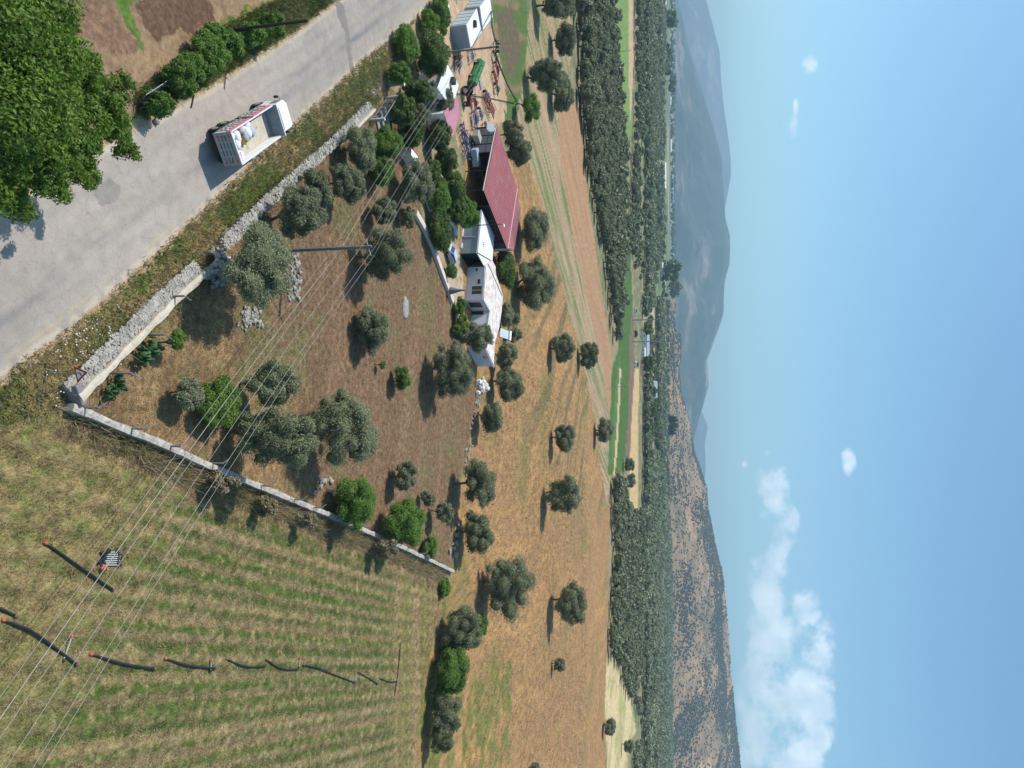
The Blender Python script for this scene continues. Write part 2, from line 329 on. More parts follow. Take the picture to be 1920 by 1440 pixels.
    hd = np.clip((pX-(775-.02*(pY-1100)**1))/30, 0, 1)*np.clip((pX-740)/30, 0, 1); hst = fbm((X*.25-Y*.97)*.0+across*0+ (pX-700)*.12, along*.03, 2, 64)
    ch = mix(ch, mix(C3(166, 142, 104), C3(138, 130, 80), (hst-.4)*4), np.clip((pX-728)/26, 0, 1))
    c[m] = ch[m]; Z[m] = 3
    # dry margin along the outer side of the second wall
    W2 = [(130, 768), (280, 822), (420, 895), (560, 955), (700, 1013), (830, 1075), (845, 1120), (700, 1050), (560, 1000), (400, 955), (250, 880), (100, 820)]
    m = pip(px+(fin-.5)*30, py+(med-.5)*30, W2) & (Z == 3); c[m] = mix(C3(128, 108, 80), C3(158, 136, 100), (fin-.4)*3)[m]
    # orchard
    m = pip(px0, py0, ORCH)
    rr = fbm((X*.3+Y*.95)*.6, (X*.95-Y*.3)*.05, 3, 70)
    co = mix(C3(136, 108, 84), C3(152, 122, 96), (rr-.4)*2+(fin-.5)); straw = np.clip((560-pX-(pY-600)*-.25+ (med-.5)*120)/110, 0, 1)
    co = mix(co, mix(C3(168, 138, 100), C3(142, 114, 86), (med-.4)*4), straw)
    co = mix(co, C3(122, 124, 82), np.clip((fbm(X*.16, Y*.16, 4, 71)-.57)*4+(fin-.5)*1.8, 0, .55))
    co = mix(co, C3(196, 164, 116), np.clip((pX-842)/30, 0, 1)*np.clip((pY-880)/60, 0, 1)*.7)
    c[m] = co[m]; Z[m] = 4
    # yard
    m = pip(px, py, YARD); c[m] = mix(C3(186, 158, 130), C3(204, 176, 144), (med-.4)*3)[m]; Z[m] = 5
    m = pip(px, py, [(745, 235), (770, 240), (795, 290), (815, 340), (800, 345), (770, 290)]); c[m] = C3(160, 132, 104)[0]; Z[m] = 5
    m = pip(px, py, [(800, 380), (830, 400), (850, 455), (862, 470), (872, 600), (858, 610), (838, 530), (815, 450)]) ; c[m] = mix(C3(190, 172, 148), C3(168, 140, 110), (med-.45)*4)[m]; Z[m] = 5
    # verge
    VER = ROADR[2:-2]+[(760, 60), (745, 110), (735, 165)]+WALL1[1:]+[(100, 775), (-10, 800), (-400, 900), (-300, 930)]
    m = pip(px, py, VER)
    gm = fbm(X*.28, Y*.28, 4, 80); cvg = mix(mix(C3(172, 146, 102), C3(142, 126, 80), (fin-.4)*3), mix(C3(108, 118, 60), C3(90, 116, 50), (fin-.4)*3), (gm-.42)*6+(fin-.5)*1.5)
    cvg = mix(cvg, C3(128, 120, 70), np.clip((300-pX)/150, 0, 1)*.5)
    c[m] = cvg[m]; Z[m] = 2
    m = pip(px0, py0, [(700, 160), (722, 148), (725, 182), (690, 186)]); c[m] = C3(206, 192, 172)[0]
    # road with its sandy shoulder
    m = pip(px+(fin-.5)*5, py+(fin-.5)*5, SHOULD); c[m] = mix(C3(198, 172, 140), C3(178, 152, 118), (fin-.3)*2)[m]; 
    m = pip(px0+(vf-.5)*3, py0+(vf-.5)*3, ROAD)
    # distance from the right-hand edge, for wheel tracks
    rx = np.array([p[0] for p in ROADR], float); ry = np.array([p[1] for p in ROADR], float); lx = np.array([p[0] for p in ROADL], float); ly = np.array([p[1] for p in ROADL], float)
    yr = np.interp(pX, rx, ry); yl = np.interp(pX, lx, ly); t = np.clip((pY-yl)/np.maximum(yr-yl, 1), 0, 1)
    cr_ = mix(C3(178, 168, 158), C3(165, 156, 147), (big-.4)*4)
    u_ = X*.81+Y*.59; v_ = -X*.59+Y*.81; trk = fbm(u_*.9, v_*.07, 4, 90)
    for t0, w, k in ((.46, .055, .8), (.63, .065, .95), (.22, .05, .3), (.80, .05, .3)):
        cr_ = mix(cr_, C3(130, 129, 130), np.exp(-((t-t0)/w)**2)*k*np.clip((trk-.3)*2.4, .1, 1.2))
    cr_ = mix(cr_, C3(206, 190, 166), np.clip((t-.93)/.05, 0, .6)*(fin > .4)); cr_ = mix(cr_, C3(204, 190, 168), np.clip((.06-t)/.04, 0, .6))
    cr_ = mix(cr_, C3(214, 186, 120), np.exp(-((t-.905)/.010)**2)*.45*np.clip((fbm(X*.6, Y*.6, 3, 91)-.42)*6, 0, 1))
    q = pip(px0, py0, [(172, 358), (205, 332), (226, 350), (220, 375), (190, 388)]); cr_[q] = (C3(150, 144, 138)*np.ones((n, 1)))[q]
    q = pip(px0, py0, [(628, 0), (645, 10), (652, 50), (664, 135), (656, 136), (646, 60), (632, 30)]); cr_[q] = (C3(140, 134, 128)*np.ones((n, 1)))[q]
    sp = fbm(u_*1.6, v_*.22, 4, 92); cr_ = mix(cr_, C3(158, 151, 145), (sp-.60)*3)
    c[m] = cr_[m]; Z[m] = 1
    c = c*(.86+.28*fin[:, None]); c = c*np.where(Z == 1, 1, (.84+.32*vf))[:, None]
    return Z, c
def heights(X, Y, Z):
    h = (fbm(X*.8, Y*.8, 3, 100)-.5)*.10+(fbm(X*.05, Y*.05, 3, 101)-.5)*.5*np.clip((Y-60)/200, 0, 1)
    h = np.where(Z == 1, .02, h); h = np.where(Z == 3, h+.05*np.sin((X*.934-Y*.356)*2*math.pi/1.9), h)
    return np.where((Z == 5), h*.3, h)
ys = []; y = 7.0
while y < 3400: ys.append(y); y += max(.17, y*y*4.0e-5)
ys = np.array(ys); cs_ = np.linspace(-1.0, 1.0, 760); NX, NY = len(cs_), len(ys)
YY, CC = np.meshgrid(ys, cs_, indexing='ij'); XX = CC*(YY+3); X = XX.ravel(); Y = YY.ravel()
Z, Cc = zones(X, Y); H = heights(X, Y, Z)
idx = np.arange(NX*NY).reshape(NY, NX)
FQ = np.stack([idx[:-1, :-1], idx[:-1, 1:], idx[1:, 1:], idx[1:, :-1]], -1).reshape(-1, 4); ZF = Z[FQ[:, 0]]
def earth(name, fine=14, contrast=.42, bump=.5, stretch=(1, 1, 1), rot=0, crack=False):
    m = bpy.data.materials.new(name); m.use_nodes = True; t = m.node_tree; n = t.nodes; l = t.links; b = n['Principled BSDF']
    b.inputs['Roughness'].default_value = .95; b.inputs['Specular IOR Level'].default_value = .1
    at = n.new('ShaderNodeAttribute'); at.attribute_name = 'Col'; tcn = n.new('ShaderNodeTexCoord'); mp = n.new('ShaderNodeMapping'); l.new(tcn.outputs['Object'], mp.inputs[0])
    mp.inputs['Scale'].default_value = stretch; mp.inputs['Rotation'].default_value = (0, 0, rot)
    a = n.new('ShaderNodeTexNoise'); a.inputs['Scale'].default_value = fine; a.inputs['Detail'].default_value = 5; a.inputs['Roughness'].default_value = .7; l.new(mp.outputs[0], a.inputs[0])
    a2 = n.new('ShaderNodeTexNoise'); a2.inputs['Scale'].default_value = fine*.17; a2.inputs['Detail'].default_value = 5; a2.inputs['Roughness'].default_value = .7; l.new(mp.outputs[0], a2.inputs[0])
    ad = n.new('ShaderNodeMath'); ad.operation = 'ADD'; l.new(a.outputs[0], ad.inputs[0]); l.new(a2.outputs[0], ad.inputs[1])
    mr = n.new('ShaderNodeMapRange'); mr.inputs[1].default_value = .72; mr.inputs[2].default_value = 1.28; mr.inputs[3].default_value = 1-contrast; mr.inputs[4].default_value = 1+contrast; l.new(ad.outputs[0], mr.inputs[0])
    vm = n.new('ShaderNodeVectorMath'); vm.operation = 'SCALE'; l.new(at.outputs['Color'], vm.inputs[0]); l.new(mr.outputs[0], vm.inputs['Scale'])
    last = vm.outputs[0]
    if crack:
        nn = n.new('ShaderNodeTexNoise'); nn.inputs['Scale'].default_value = 1.1; nn.inputs['Detail'].default_value = 4; l.new(tcn.outputs['Object'], nn.inputs[0])
        va = n.new('ShaderNodeVectorMath'); va.operation = 'ADD'; l.new(tcn.outputs['Object'], va.inputs[0]); l.new(nn.outputs['Color'], va.inputs[1])
        vo = n.new('ShaderNodeTexVoronoi'); vo.feature = 'DISTANCE_TO_EDGE'; vo.inputs['Scale'].default_value = .8; l.new(va.outputs[0], vo.inputs[0])
        r3 = n.new('ShaderNodeMapRange'); r3.inputs[1].default_value = .0; r3.inputs[2].default_value = .016; r3.inputs[3].default_value = .76; r3.inputs[4].default_value = 1; l.new(vo.outputs[0], r3.inputs[0])
        v2 = n.new('ShaderNodeVectorMath'); v2.operation = 'SCALE'; l.new(last, v2.inputs[0]); l.new(r3.outputs[0], v2.inputs['Scale']); last = v2.outputs[0]
    l.new(last, b.inputs['Base Color'])
    bp = n.new('ShaderNodeBump'); bp.inputs['Strength'].default_value = bump; bp.inputs['Distance'].default_value = .12; l.new(ad.outputs[0], bp.inputs['Height']); l.new(bp.outputs[0], b.inputs['Normal'])
    return m
EM = {z: earth('earth_'+z) for z in ('ground',)}
EM['road'] = earth('asphalt', 40, .13, .12, crack=True); EM['hay_field'] = earth('stubble', 8, .75, 1.0, (1, .6, 1), -.36); EM['golden_field'] = earth('dry_stalks', 5, .55, 1.0, (1, .35, 1), -.2)
EM['orchard_ground'] = earth('orchard_soil', 9, .75, 1.0); EM['grass_verge'] = earth('verge_soil', 9, .8, 1.0)
EM['yard'] = earth('yard_soil', 8, .2, .3)
for zi, zn in enumerate(ZN):
    fs = FQ[ZF == zi]
    if not len(fs): continue
    u, inv = np.unique(fs, return_inverse=True)
    o = npmesh(zn, np.stack([X[u], Y[u], H[u]], 1), inv.reshape(-1, 4), EM.get(zn, EM['ground']), colr=Cc[u], smooth=True); o['kind'] = 'structure'
# wide base sheet out to the horizon, below the detailed land
pb = MB(); pb.add([(-16900, -140, -.6), (16900, -140, -.6), (16900, 16500, -.6), (-16900, 16500, -.6)], [(0, 1, 2, 3)])
pb.build('plain', mat('plain_soil', tuple(C3(140, 136, 104)[0]), .95, noise=.4, nscale=.004, stain=(tuple(C3(92, 106, 78)[0]), .01, .5)), kind='structure')
# ------------------------------------------------------------------ trees
def leafset(puffs, n, size, rng, flat=.6, asp=.5, lo=.8, hi=1.08, droop=0.):
    """n leaf-clump faces spread over the shells of the puffs (c, r)"""
    P = np.array([p[0] for p in puffs], float); Rr = np.array([p[1] for p in puffs], float)
    w = (Rr[:, 0]*Rr[:, 1]); w /= w.sum(); k = rng.choice(len(P), n, p=w)
    d = rng.normal(size=(n, 3)); d[:, 2] = np.where((d[:, 2] < 0) & (rng.random(n) < .45), -d[:, 2], d[:, 2]); d /= np.linalg.norm(d, axis=1)[:, None]
    ph = rng.random((len(P), 3))*6.28
    lump = 1+.13*np.sin(5*d[:, 0]+ph[k, 0])*np.cos(5*d[:, 1]+ph[k, 1])+.09*np.sin(9*d[:, 2]+7*d[:, 0]+ph[k, 2])
    rad = (lo+(hi-lo)*rng.random(n)**.7)*lump
    pos = P[k]+d*Rr[k]*rad[:, None]
    nn = d*flat+rng.normal(size=(n, 3))*.55; nn[:, 2] += .25; nn /= np.linalg.norm(nn, axis=1)[:, None]
    t = rng.normal(size=(n, 3)); t[:, 2] -= droop; t -= nn*(t*nn).sum(1)[:, None]; t /= np.linalg.norm(t, axis=1)[:, None]; b = np.cross(nn, t)
    s = size*(.6+.8*rng.random(n))[:, None]
    V = np.stack([pos-t*s, pos+b*s*asp, pos+t*s, pos-b*s*asp], 1).reshape(-1, 3)
    Fq = np.arange(4*n).reshape(-1, 4); pt = rng.random(len(P))
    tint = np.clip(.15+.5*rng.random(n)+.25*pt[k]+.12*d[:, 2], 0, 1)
    return V, Fq, tint
def cores(puffs, k, seed, n=8, tint=.08):
    m = MB()
    for i, (c, r) in enumerate(puffs): m.blob(c, [q*k for q in r], seed+i, .16, n)
    V = np.array(m.v); Fq = np.array([f if len(f) == 4 else (f[0], f[1], f[2], f[2]) for f in m.f])
    return V, [f for f in m.f], tint
def crown_mesh(name, puffs, n, size, rng, matl, core=.74, parent=None, seed=1, **kw):
    V, Fq, ti = leafset(puffs, n, size, rng, **kw); ti = np.clip(ti+rng.uniform(-.10, .16), 0, 1)
    m = MB()
    for i, (c, r) in enumerate(puffs): m.blob(c, [q*core for q in r], seed+i, .16, 8)
    tri = []
    for f in m.f:
        if len(f) == 4: tri += [(f[0], f[1], f[2], f[3])]
        else: tri += [(f[0], f[1], f[2], f[2])]
    # triangles are written as quads with an extra mid-edge vertex so that one face size serves the whole mesh
    cv = list(m.v); q = []
    for f in m.f:
        if len(f) == 4: q.append(f)
        else:
            a, b = cv[f[2]], cv[f[0]]; cv.append(tuple((a[i]+b[i])/2 for i in range(3))); q.append((f[0], f[1], f[2], len(cv)-1))
    CV = np.array(cv); CF = np.array(q)+len(V)
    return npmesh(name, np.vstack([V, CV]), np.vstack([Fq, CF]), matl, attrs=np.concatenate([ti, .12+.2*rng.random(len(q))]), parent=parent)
def make_puffs(a, c, zc, rng, n=18, pr=.36, drop=.0, ox=0, oy=0, shape=1.0, lobes=7):
    """crown built limb by limb: a few uneven lobes, each a cluster of small puffs, so the outline stays ragged with gaps"""
    out = []; k0 = rng.random()*6.28; per = max(2, n//lobes)
    for L in range(lobes):
        u = rng.uniform(-.75, .85) if L else .75; th = k0+L*2*math.pi/max(1, lobes-1)+rng.normal()*.35; rr = math.sqrt(max(0, 1-u*u))
        f = rng.uniform(.42, .66); lr = rng.uniform(.32, .50); lc = np.array([f*rr*math.cos(th), f*rr*math.sin(th), f*u*.95])
        for i in range(per):
            if rng.random() < drop*.6: continue
            d = rng.normal(size=3); d /= np.linalg.norm(d); p = lc+d*lr*rng.uniform(.35, 1.0); q = np.linalg.norm(p); sft = pr*rng.uniform(.5, 1.05)
            if q+sft*.9 > 1.05: p *= (1.05-sft*.9)/q
            out.append(((ox+a*p[0], oy+a*p[1], zc+c*p[2]), (a*sft, a*sft, max(c*sft, a*sft*.65))))
    for i in range(max(8, n//3)):   # fuller shell between the limbs
        u = 1-1.75*(i+.5)/max(8, n//3); th = k0+i*2.399963; rr = math.sqrt(max(0, 1-u*u)); f = rng.uniform(.5, .74); q = pr*rng.uniform(.75, 1.1)
        if rng.random() < drop: continue
        out.append(((ox+a*f*rr*math.cos(th), oy+a*f*rr*math.sin(th), zc+c*f*u), (a*q, a*q, max(c*q, a*q*.65))))
    out.append(((ox, oy, zc-.1*c), (a*.5, a*.5, c*.5)))
    return out
def solve(x0, x1, y0, y1, clear=.6):
    cxp = (x0+x1)/2; cyp = (y0+y1)/2; lo = 22; hi = 6000; phi = math.atan((cxp-960)/F)
    g0 = G(cxp, cyp).y; lo = g0*.4; hi = g0*1.2
    def ev(Y):
        C_ = AT(cxp, cyp, Y); f = fwd(Y, C_.z); a = (y1-y0)/2*f/F; e = (x1-x0)/2*f/F*math.cos(phi)
        th = math.atan((CH-C_.z)/Y); c = math.sqrt(max(e*e-(a*math.sin(th))**2, (.5*a*math.cos(th))**2))/math.cos(th)
        return C_, a, c
    for _ in range(40):
        Y = (lo+hi)/2; C_, a, c = ev(Y)
        if C_.z-c > clear: lo = Y
        else: hi = Y
    return C_, a, c
def branches(base, puffs, r, rng, n=5, wob=.12):
    m = MB(); top = Vector(puffs[-1][0]); b = Vector(base)
    mid = b.lerp(top, .45)+Vector((rng.normal()*wob, rng.normal()*wob, 0))
    m.tube([b-Vector((0, 0, .25)), b+Vector((0, 0, .1)), b.lerp(mid, .5)+Vector((rng.normal()*wob*.5, rng.normal()*wob*.5, 0)), mid, top], [r*1.5, r*1.15, r*.9, r*.8, r*.35], 7)
    for i in rng.permutation(len(puffs)-1)[:n]:
        p = Vector(puffs[i][0]); q = mid.lerp(p, .5)+Vector((rng.normal()*.1, rng.normal()*.1, .1))
        m.tube([mid, q, p], [r*.6, r*.4, r*.15], 5)
    return m
def tree(name, label, cat, box, kind='olive', clear=.6, base=None, group=None, dens=1.0, npuff=None, seed=None):
    global TS
    TS += 1; seed = seed or TS; rng = np.random.default_rng(seed)
    C_, a, c = solve(*box, clear=clear*(.45 if base is None else 1))
    bx, by = (C_.x+rng.normal()*.08*a, C_.y) if base is None else (G(*base).x, G(*base).y)
    if base is not None:
        # the trunk stands at a visible spot; keep the crown over the point seen in the photo at that depth
        C_ = AT((box[0]+box[1])/2, (box[2]+box[3])/2, (by+C_.y)/2); f = fwd(C_.y, C_.z); a = (box[3]-box[2])/2*f/F
    t = thing(name, label, cat, (bx, by, 0), 0, group)
    ox, oy = C_.x-bx, C_.y-by
    K = dict(olive=(OLIVE, 46, .27, .072, 2600, .16), green=(GREEN, 60, .28, .075, 3200, .05), citrus=(CITRUS, 48, .29, .085, 3000, .05), broad=(MULB, 30, .3, .17, 2600, .0), brush=(DRYL, 21, .3, .09, 900, .2), sapling=(GREEN, 14, .36, .07, 900, .2))[kind]
    n = npuff or K[1]; sz = K[3]*max(1, (C_.y/75)**.75)
    puffs = make_puffs(a*1.06, c*1.06, C_.z-.04*c, rng, n, K[2], K[5], ox, oy)
    area = sum(r[0]*r[1] for _, r in puffs)*4*math.pi*.6
    cnt = int(min(34000, max(500, dens*area*1.35/(sz*sz))))
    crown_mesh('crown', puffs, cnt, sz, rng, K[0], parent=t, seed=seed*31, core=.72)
    branches((0, 0, 0), puffs, max(.07, a*.055), rng, 6, .08*a).build('trunk', BARK, t, smooth=True)
    return t
TS = 100
ORC = [  # label, box (x0,x1,y0,y1) in photo pixels, kind, clearance, trunk foot
 ('large grey-green olive tree leaning over the stone arch of the roadside wall', (436, 546, 408, 586), 'olive', 2.2, (392, 514)),
 ('tall olive crown between the gate and the roadside wall, nearest the iron gate', (640, 714, 236, 326), 'olive', 1.0, None),
 ('olive tree just below the gate olive, beside bright citrus bushes', (612, 692, 300, 382), 'olive', .9, None),
 ('olive tree behind the tumbled part of the roadside wall', (562, 628, 316, 396), 'olive', 1.2, None),
 ('olive with ragged low branches beside the stone arch', (514, 612, 342, 448), 'olive', 1.6, (508, 412)),
 ('small dark olive just above the utility pole in the orchard corner', (692, 746, 366, 424), 'olive', .6, None),
 ('pale grey olive overhanging the white garden wall', (748, 816, 298, 392), 'olive', 1.5, None),
 ('small round olive against the low garden wall, below the pale grey one', (746, 782, 386, 428), 'olive', .5, None),
 ('spreading olive tree directly behind the utility pole crossarm', (674, 778, 424, 526), 'olive', 1.3, None),
 ('lone compact olive in the bare middle of the orchard, long double shadow', (672, 738, 572, 664), 'olive', .9, None),
 ('wide olive with open crown crossed by the power lines', (450, 568, 672, 768), 'olive', .8, None),
 ('massive olive touching the second wall near its dark shadow', (424, 594, 758, 882), 'olive', .7, None),
 ('massive olive with a long arm of foliage, in the orchard centre', (574, 716, 735, 876), 'olive', .7, None),
 ('grey-green olive beside the bright green shrub near the wall corner', (334, 378, 702, 772), 'olive', .8, (318, 736)),
 ('small olive with visible trunk, above the two bright green trees', (736, 788, 864, 922), 'olive', .8, None),
 ('tiny round olive between two others near the far wall end', (786, 818, 918, 950), 'olive', .6, None),
 ('small ball-shaped olive on a bare trunk near the far wall end', (814, 854, 938, 982), 'olive', .8, (803, 954)),
 ('olive with dark trunk standing on the rubble line', (866, 938, 856, 950), 'olive', 1.4, (850, 907)),
 ('broad olive on the rubble line beside the end of the second wall', (862, 931, 956, 1042), 'olive', .6, None),
 ('leaning olive at the right corner of the white house, long shadow on bare soil', (808, 898, 642, 758), 'olive', 1.2, (812, 690)),
 ('olive hiding the middle of the white house front', (860, 928, 602, 662), 'olive', .9, None),
 ('olive behind the white house beside the solar water heater', (926, 972, 638, 694), 'olive', .8, None),
 ('large olive at the back right corner of the white house', (922, 988, 684, 752), 'olive', .8, None),
 ('olive alone on the golden grass below the house', (894, 948, 750, 814), 'olive', .8, None),
 ('olive close behind the flat roof of the white house', (936, 964, 566, 616), 'olive', .6, None),
 ('small olive sprig behind the white house roof', (955, 978, 586, 608), 'olive', .4, None),
 ('olive just above the solar water heater, behind the house', (948, 980, 612, 644), 'olive', .5, None),
 ('dense olive behind the right gable of the big red roof', (972, 1030, 386, 480), 'olive', .6, None),
 ('tall dense olive on the grass strip behind the garden', (968, 1040, 480, 582), 'olive', .6, None),
 ('dark olive behind the left end of the big red roof', (936, 986, 226, 276), 'olive', .6, None),
 ('grey-green olive behind the big red roof, touching its back eave', (944, 1003, 258, 312), 'olive', .6, None),
 ('round dark olive in the golden field, upper one of the pair', (1032, 1082, 622, 680), 'olive', .6, None),
 ('olive in the golden field with a shadow strip, lower one of the pair', (1086, 1126, 640, 692), 'olive', .7, None),
 ('round dark olive alone in the middle of the golden field', (1034, 1080, 794, 848), 'olive', .5, None),
 ('open olive at the edge of the green crop strips', (1116, 1152, 782, 834), 'olive', .8, None),
 ('broad olive in the golden field with a pointed shadow', (1020, 1096, 892, 964), 'olive', .7, None),
 ('largest spreading olive of the golden field, gaps in its crown', (906, 1006, 1036, 1160), 'olive', .9, None),
 ('open-crowned olive of the golden field with shadow in front', (1034, 1107, 1090, 1168), 'olive', .8, None),
 ('very small round olive alone low in the golden field', (1035, 1063, 1233, 1260), 'olive', .2, None),
 ('dark round olive in the pale straw field', (1131, 1157, 1345, 1381), 'olive', .3, None),
 ('small olive at the edge of the pale straw field', (1166, 1190, 1384, 1412), 'olive', .4, None),
 ('rounded grey olive, first of the hedge row beside the hay field', (826, 906, 1136, 1222), 'olive', .1, None),
 ('grey olive, third tree of the hedge row beside the hay field', (800, 868, 1296, 1374), 'olive', .1, None),
 ('lowest olive of the hedge row beside the hay field', (798, 856, 1354, 1412), 'olive', .1, None),
 ('sliver of olive crown at the bottom edge of the golden field', (982, 1016, 1428, 1470), 'olive', .4, None),
 ('huge olive beside the dirt track with its crown touching another', (990, 1064, 104, 182), 'olive', 1.0, None),
 ('huge olive at the corner of the ploughed strip, beside the dirt track', (1034, 1082, 142, 212), 'olive', .9, None),
 ('very dark round olive at the top end of the dirt track', (1034, 1086, 44, 106), 'olive', .7, None),
 ('dark olive at the top edge beside the dirt track', (1008, 1082, -34, 38), 'olive', .8, None),
 ('lone olive on the straw strip, upper of two', (1169, 1191, 856, 884), 'olive', .5, None),
 ('lone olive on the straw strip, lower of two', (1171, 1194, 888, 916), 'olive', .5, None),
 ('olive shading the white shed roof', (812, 855, 162, 214), 'olive', 2.4, None),
 ('dusty dark olive between the gate and the white shed', (772, 824, 150, 198), 'olive', 1.4, None),
 ('grey olive behind the gate pillar', (758, 812, 196, 246), 'olive', .8, None),
]
for lb, bx_, kd, cl, bs in ORC: tree('olive_tree', lb, 'olive tree', bx_, kd, cl, bs, group='olive trees around the farm')
GRN = [
 ('bright green dense tree against the second wall, upper of the pair', (622, 714, 888, 992), 'green', .1, None, 'evergreen_tree', 'tree'),
 ('bright green dense tree against the second wall, lower of the pair', (710, 802, 932, 1026), 'green', .1, None, 'evergreen_tree', 'tree'),
 ('bright green feathery shrub under the power lines near the wall corner', (370, 450, 706, 806), 'green', .1, None, 'shrub', 'shrub'),
 ('small lime green citrus tree alone in the orchard', (735, 776, 686, 734), 'sapling', .5, None, 'citrus_tree', 'citrus tree'),
 ('green tree, second of the hedge row beside the hay field', (812, 886, 1212, 1300), 'green', .1, None, 'hedge_tree', 'tree'),
 ('small bright green tree behind the first hedge row olive', (890, 916, 1150, 1192), 'green', .1, None, 'hedge_tree', 'tree'),
 ('round green tree behind the prefab and the white house', (924, 970, 462, 546), 'citrus', .1, None, 'fruit_tree', 'tree'),
 ('bright green bush at the roadside above the gate', (738, 786, 44, 122), 'green', .1, None, 'roadside_bush', 'bush'),
 ('brownish green tree with twisted trunk beside the grey container', (776, 846, 58, 146), 'citrus', 1.2, None, 'fig_tree', 'tree'),
 ('green weeds and bush beside the rubbish at the road bend', (806, 846, -10, 60), 'green', .0, None, 'roadside_bush', 'bush'),
 ('citrus bush with orange fruit inside the iron gate', (726, 782, 178, 236), 'citrus', .2, None, 'citrus_bush', 'bush'),
 ('bright green leafy bush beside the gate olive', (696, 756, 236, 300), 'green', .2, None, 'garden_bush', 'bush'),
 ('bright lime bush under the power lines beside the garden path', (692, 742, 292, 348), 'green', .2, None, 'garden_bush', 'bush'),
 ('dark citrus tree at the top of the garden row, beside the small red roof', (800, 850, 226, 282), 'citrus', .2, None, 'citrus_tree', 'citrus tree'),
 ('citrus tree second in the garden row', (806, 862, 272, 330), 'citrus', .2, None, 'citrus_tree', 'citrus tree'),
 ('citrus tree third in the garden row, beside the implements', (822, 876, 318, 380), 'citrus', .2, None, 'citrus_tree', 'citrus tree'),
 ('light green bush inside the white garden wall', (806, 842, 328, 404), 'green', .2, None, 'garden_bush', 'bush'),
 ('leafy green tree beside the lamp post and the prefab', (852, 902, 372, 430), 'green', .6, None, 'fruit_tree', 'tree'),
 ('olive-green bush beside the parked car', (804, 846, 396, 476), 'citrus', .3, None, 'garden_bush', 'bush'),
 ('small green plant in front of the parked car', (834, 860, 494, 524), 'green', .1, None, 'garden_bush', 'bush'),
 ('palm-like green plant beside the closed parasol', (850, 876, 556, 592), 'sapling', .2, None, 'banana_plant', 'plant'),
 ('broad-leaved green plant beside the pale tarp', (852, 880, 588, 622), 'sapling', .2, None, 'banana_plant', 'plant'),
 ('low green plant at the end of the tarp', (846, 868, 606, 628), 'sapling', .1, None, 'banana_plant', 'plant'),
 ('small green leaning tree with bare twigs beside the dirt track', (976, 1016, 178, 226), 'sapling', 1.4, (966, 196), 'young_tree', 'tree'),
 ('small feathery sapling leaning from the inner side of the roadside wall', (317, 350, 616, 656), 'sapling', .9, (288, 644), 'olive_sapling', 'sapling'),
 ('tiny sapling on bare soil beside the lime green tree', (712, 724, 676, 692), 'sapling', .4, (702, 682), 'olive_sapling', 'sapling'),
 ('dark green bush by the roadside fence, lowest before the grey sheets', (300, 372, 112, 176), 'green', 0, None, 'roadside_bush', 'bush'),
 ('dense green bush beneath the wooden post by the road', (352, 432, 62, 142), 'green', 0, None, 'roadside_bush', 'bush'),
 ('green bush beside the short dark stump and the wooden post', (402, 462, 52, 108), 'green', 0, None, 'roadside_bush', 'bush'),
 ('low green bush at the top roadside', (470, 540, 24, 74), 'green', 0, None, 'roadside_bush', 'bush'),
 ('weedy bush just below the grey fence sheets', (262, 330, 168, 220), 'green', 0, None, 'roadside_bush', 'bush'),
 ('dry brown brushwood pile against the outside of the second wall', (474, 530, 926, 972), 'brush', 0, None, 'brushwood', 'brushwood'),
 ('dry brown brush outside the second wall near the bright green trees', (548, 600, 958, 996), 'brush', 0, None, 'brushwood', 'brushwood'),
 ('dry brush at the far outer end of the second wall', (690, 760, 1010, 1050), 'brush', 0, None, 'brushwood', 'brushwood'),
 ('dry scrub outside the second wall under the power lines', (380, 450, 880, 930), 'brush', 0, None, 'brushwood', 'brushwood'),
 ('green scrub inside the far end of the second wall', (790, 822, 1006, 1046), 'green', 0, None, 'shrub', 'shrub'),
 ('low green scrub outside the far end of the second wall', (824, 846, 1082, 1120), 'green', 0, None, 'shrub', 'shrub'),
 ('green scrub filling the roadside bank between the fence sheets and the bushes', (330, 392, 96, 160), 'green', 0, None, 'roadside_bush', 'bush'),
 ('weedy scrub at the foot of the roadside bushes by the dark stake', (318, 366, 150, 184), 'green', 0, None, 'roadside_bush', 'bush'),
 ('green bush on the bank between the wooden pole and the dead branches', (440, 502, 40, 86), 'green', 0, None, 'roadside_bush', 'bush'),
 ('scrubby bush behind the roadside bushes at the soil field edge', (376, 430, 40, 88), 'green', 0, None, 'roadside_bush', 'bush'),
 ('dark bush filling the gap between the gate citrus and the gate olive', (742, 800, 226, 276), 'citrus', 0, None, 'garden_bush', 'bush'),
 ('leafy bush between the dusty olive and the gate', (752, 812, 150, 196), 'citrus', 0, None, 'garden_bush', 'bush'),
 ('green bush beside the roadside wall top end', (722, 772, 118, 158), 'green', 0, None, 'roadside_bush', 'bush'),
 ('bushy green citrus at the lower end of the garden row', (834, 880, 366, 420), 'citrus', 0, None, 'citrus_tree', 'citrus tree'),
 ('low olive-green bush at the garden path bend', (792, 832, 300, 350), 'citrus', 0, None, 'garden_bush', 'bush'),
 ('weedy green bush between the container and the road', (786, 826, 20, 70), 'green', 0, None, 'roadside_bush', 'bush'),
 ('dark green shrub joining the first two hedge row trees', (824, 866, 1196, 1240), 'green', 0, None, 'hedge_shrub', 'shrub'),
 ('dark green shrub joining the lower hedge row trees', (806, 850, 1282, 1322), 'green', 0, None, 'hedge_shrub', 'shrub'),
]
for lb, bx_, kd, cl, bs, nm, ct in GRN: tree(nm, lb, ct, bx_, kd, cl, bs)
